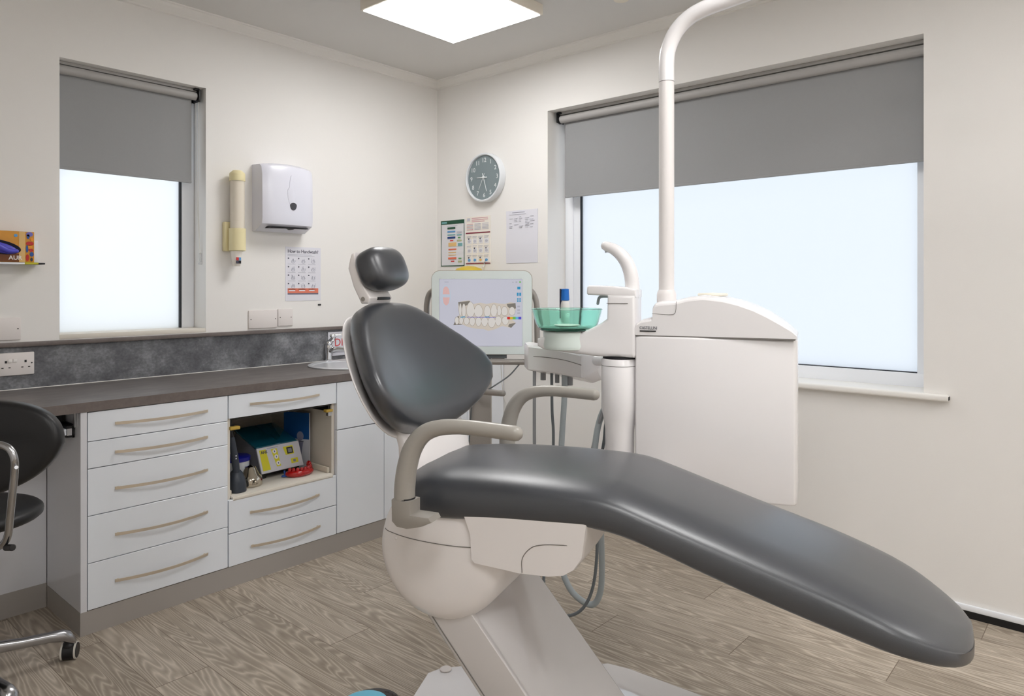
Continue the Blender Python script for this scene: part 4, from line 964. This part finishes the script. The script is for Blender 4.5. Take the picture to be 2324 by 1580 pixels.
q.m('ink_soft').box(-.064, -.004, -.0068, -.0058, .1135, .117, mx=fm)
q.build('control_panel', t)
q = MB('teal_lid').prism([(-.012, .128), (-.004, .146), (.190, .212), (.195, .198), (.0, .132)], -bx+.002, bx-.004, 'x', .004, 2, mx=mxm).build('lid', t)
t = thing('leaflet', 'blue and pale grey booklet leaning on the right wall of the tray compartment', 'booklet', (-1.31, -.35, TZ))
bmx = Matrix.Translation((-1.326, -.40, TZ)) @ Matrix.Rotation(R(-68), 4, 'Z')
q = MB('book_pale').box(-.10, .052, .0, .012, .0, .285, .001, mx=bmx)
q.m('book_blue').box(-.10, .0525, -.0008, .0, .15, .285, mx=bmx)
q.m('book_figure').prism([(.0+.020*math.cos(a), .165+.024*math.sin(a)) for a in [2*PI*k/20 for k in range(20)]], -.0025, -.0008, 'y', mx=bmx).prism([(-.018, .135), (.018, .135), (.0, .03), (-.03, .03)], -.0025, -.0008, 'y', mx=bmx)
q.m('ink').box(-.018, .02, -.003, -.0008, .136, .140, mx=bmx)
q.build('cover', t)
# red impression tray
t = thing('dental_model', 'glossy translucent red dental arch model at the front right of the tray', 'dental model', (-1.40, -.52, TZ))
q = MB('red_clear'); P = []
for k in range(17):
    a = R(200+k*140/16); P.append((-1.40+.066*math.cos(a), -.49+.055*math.sin(a)+.0, TZ+.016))
q.tube(P, [.014, .016, .016, .016, .016, .015, .014], 14, sub=3, squash=1.1)
for k in range(1, 16, 2): q.ell(Vector(P[k])+Vector((0, 0, .016)), .010, .009, .014, n=12, k=8)
q.ell((-1.341, -.50, TZ+.040), .012, .016, .018, n=14, k=10).build('arch', t)
tag(MB('blue_plastic').ell((-1.468, -.495, TZ+.006), .022, .014, .006).tube([(-1.47, -.495, TZ+.01), (-1.462, -.475, TZ+.022)], .005, 8, smooth=False).build('plastic_cap'), 'small blue plastic piece on the tray left of the red model', 'cap')

# ================================================================== desk chair at the left edge (frame G)
dk = thing('office_chair', 'black padded swivel chair with chrome arms at the left picture edge', 'office chair', (-1.81, 2.317, 0), G)
hx, hy = -1.81, 2.317
ang0 = 44
for k in range(5):
    a = R(ang0+72*k); dx, dy = math.cos(a), math.sin(a)
    RL = .325
    rings = []
    for t_, zz, hh, ww in ((.02, .125, .020, .020), (.25, .120, .016, .017), (.55, .106, .013, .015), (.8, .098, .013, .016), (.93, .090, .016, .019), (1.0, .076, .018, .020), (1.04, .060, .012, .016)):
        c = Vector((hx+dx*RL*t_, hy+dy*RL*t_, zz)); nrm = Vector((-dy, dx, 0))
        rings.append([c+nrm*ww*1.15*sf(math.cos(2*PI*j/20), 2.6)+Vector((0, 0, 1))*hh*1.3*sf(math.sin(2*PI*j/20), 2.6) for j in range(20)])
    lg = MB('alu', G).loft(rings).build('leg', dk, angle=50)
    q = MB('black_plastic', G); c = Vector((hx+dx*RL*.99, hy+dy*RL*.99, .030)); sd = Vector((.96, .28, 0)) if k == 0 else Vector((math.cos(a+1.2), math.sin(a+1.2), 0))
    q.lathe([(.024, -.026), (.029, -.022), (.029, .022), (.024, .026)], c, sd, 24)
    q.m('caster_pale').lathe([(.0295, -.024), (.0295, -.018)], c, sd, 24).lathe([(.0295, .018), (.0295, .024)], c, sd, 24)
    q.m('black_plastic').ell(c+Vector((0, 0, .020)), .024, .024, .018, n=18, k=10)
    q.build('caster', dk)
MB('alu', G).lathe([(.034, 0), (.036, .01), (.034, .05), (.024, .06)], (hx, hy, .09), n=28).build('hub', dk)
MB('black_plastic', G).lathe([(.025, 0), (.025, .20), (.016, .20), (.016, .38)], (hx, hy, .15), n=24).build('gas_lift', dk)
rings = []
for i in range(13):
    v = -1+2*i/12; v = math.sin(v*PI/2); f_ = max(0, 1-abs(v)**3)**(1/3)
    rings.append([(hx-.02+.275*f_*sf(math.cos(2*PI*j/48), 2.1), hy-.01+.22*f_*sf(math.sin(2*PI*j/48), 2.1), .583+.037*v) for j in range(48)])
MB('black_vinyl', G).loft(rings).build('seat', dk, angle=60)
MB('black_plastic', G).box(hx-.10, hx+.10, hy-.16, hy+.08, .525, .548, .006).build('seat_mechanism', dk)
# backrest, seen from behind
bkc = Vector((-1.575, 2.0, .866)); bm_ = Matrix.Translation(bkc) @ Matrix.Rotation(R(16), 4, 'Z') @ Matrix.Rotation(R(-4), 4, 'X')
rings = []
for i in range(17):
    v = -1+2*i/16; v = math.sin(v*PI/2); f_ = max(0, 1-abs(v)**3.2)**(1/3.2)
    ring = []
    for j in range(64):
        a = 2*PI*j/64; c, s_ = sf(math.cos(a), 2.35), sf(math.sin(a), 2.45)
        f2 = .80+.20*f_ if f_ > .05 else f_
        lo = 1-.16*max(0, -s_)
        xx = .285*c*f2*lo; zz = .142*s_*f2+(.0 if s_ > 0 else 0)+.012*c; yy = .036*v-.5*xx*xx*.6
        ring.append(bm_ @ Vector((xx, yy, zz)))
    rings.append(ring)
q = MB('black_vinyl', G).loft(rings).build('backrest', dk, angle=60)
q = MB('black_plastic', G).box(hx-.02, hx+.03, hy-.30, hy-.10, .53, .545).tube([(-1.76, 2.2, .54), (-1.67, 2.08, .56), (-1.60, 2.02, .66), (-1.56, 2.0, .80)], .014, 12, squash=1.8).build('back_bar', dk)
def dpt(u, v, d): return ((u-1162)/1615.7*d, d, 1.33-(v-650.1)/1615.7*d)
q = MB('alu', G).tube([dpt(-60, 1012, 1.86), dpt(-20, 1009, 1.86), dpt(6, 1011, 1.86), dpt(24, 1022, 1.86), dpt(33, 1045, 1.86), dpt(32, 1080, 1.87), dpt(27, 1130, 1.88), dpt(22, 1180, 1.90), dpt(18, 1215, 1.91), dpt(6, 1236, 1.92), dpt(-20, 1243, 1.94), dpt(-90, 1246, 2.1)], .0095, 16).m('steel').cyl(dpt(35, 1062, 1.862), dpt(37, 1061, 1.849), .0045, 12).build('arm_frame', dk)
MB('black_plastic', G).cyl(dpt(14, 1243, 1.92), dpt(29, 1243, 1.90), .009, 12, .002).build('end_plug', dk)
MB('black_plastic', G).tube([dpt(-120, 1012, 1.87), dpt(-60, 1012, 1.86)], .016, 12, smooth=False).build('arm_pad', dk)
# foot control
ft = thing('foot_control', 'dark foot pedal with a pale blue top at the bottom picture edge', 'foot pedal', (-.41, 2.25, 0), G)
MB('pedal_dark', G).lathe([(.092, 0), (.096, .006), (.092, .030), (.085, .046), (.06, .052), (0, .054)], (-.43, 2.19, 0), n=48).build('housing', ft)
MB('pedal_blue', G).lathe([(.072, 0), (.070, .006), (.05, .012), (0, .013)], (-.45, 2.175, .051), n=40).build('top', ft)
q = MB('pedal_dark', G)
for k in range(5): q.ell((-.395+.014*k, 2.245-.010*k, .049), .009, .007, .006, n=12, k=8)
q.build('buttons', ft)

# ================================================================== light
wd = bpy.data.worlds.new('World'); S.world = wd; wd.use_nodes = True
bg = wd.node_tree.nodes['Background']; bg.inputs[1].default_value = 1.04
wt = wd.node_tree; tc = wt.nodes.new('ShaderNodeTexCoord'); sp = wt.nodes.new('ShaderNodeSeparateXYZ'); rp = wt.nodes.new('ShaderNodeValToRGB')
wt.links.new(tc.outputs['Generated'], sp.inputs[0]); wt.links.new(sp.outputs[1], rp.inputs[0]); wt.links.new(rp.outputs[0], bg.inputs[0])
rp.color_ramp.elements[0].position = .1; rp.color_ramp.elements[0].color = (.90, .96, 1.06, 1); rp.color_ramp.elements[1].position = .8; rp.color_ramp.elements[1].color = (1.13, 1.16, 1.19, 1)

S.view_settings.view_transform = 'Standard'; S.view_settings.look = 'None'; S.view_settings.gamma = 1; S.view_settings.use_curve_mapping = False
S.view_settings.exposure = .12
S.cycles.max_bounces = 10; S.cycles.diffuse_bounces = 6; S.cycles.glossy_bounces = 4; S.cycles.transmission_bounces = 8
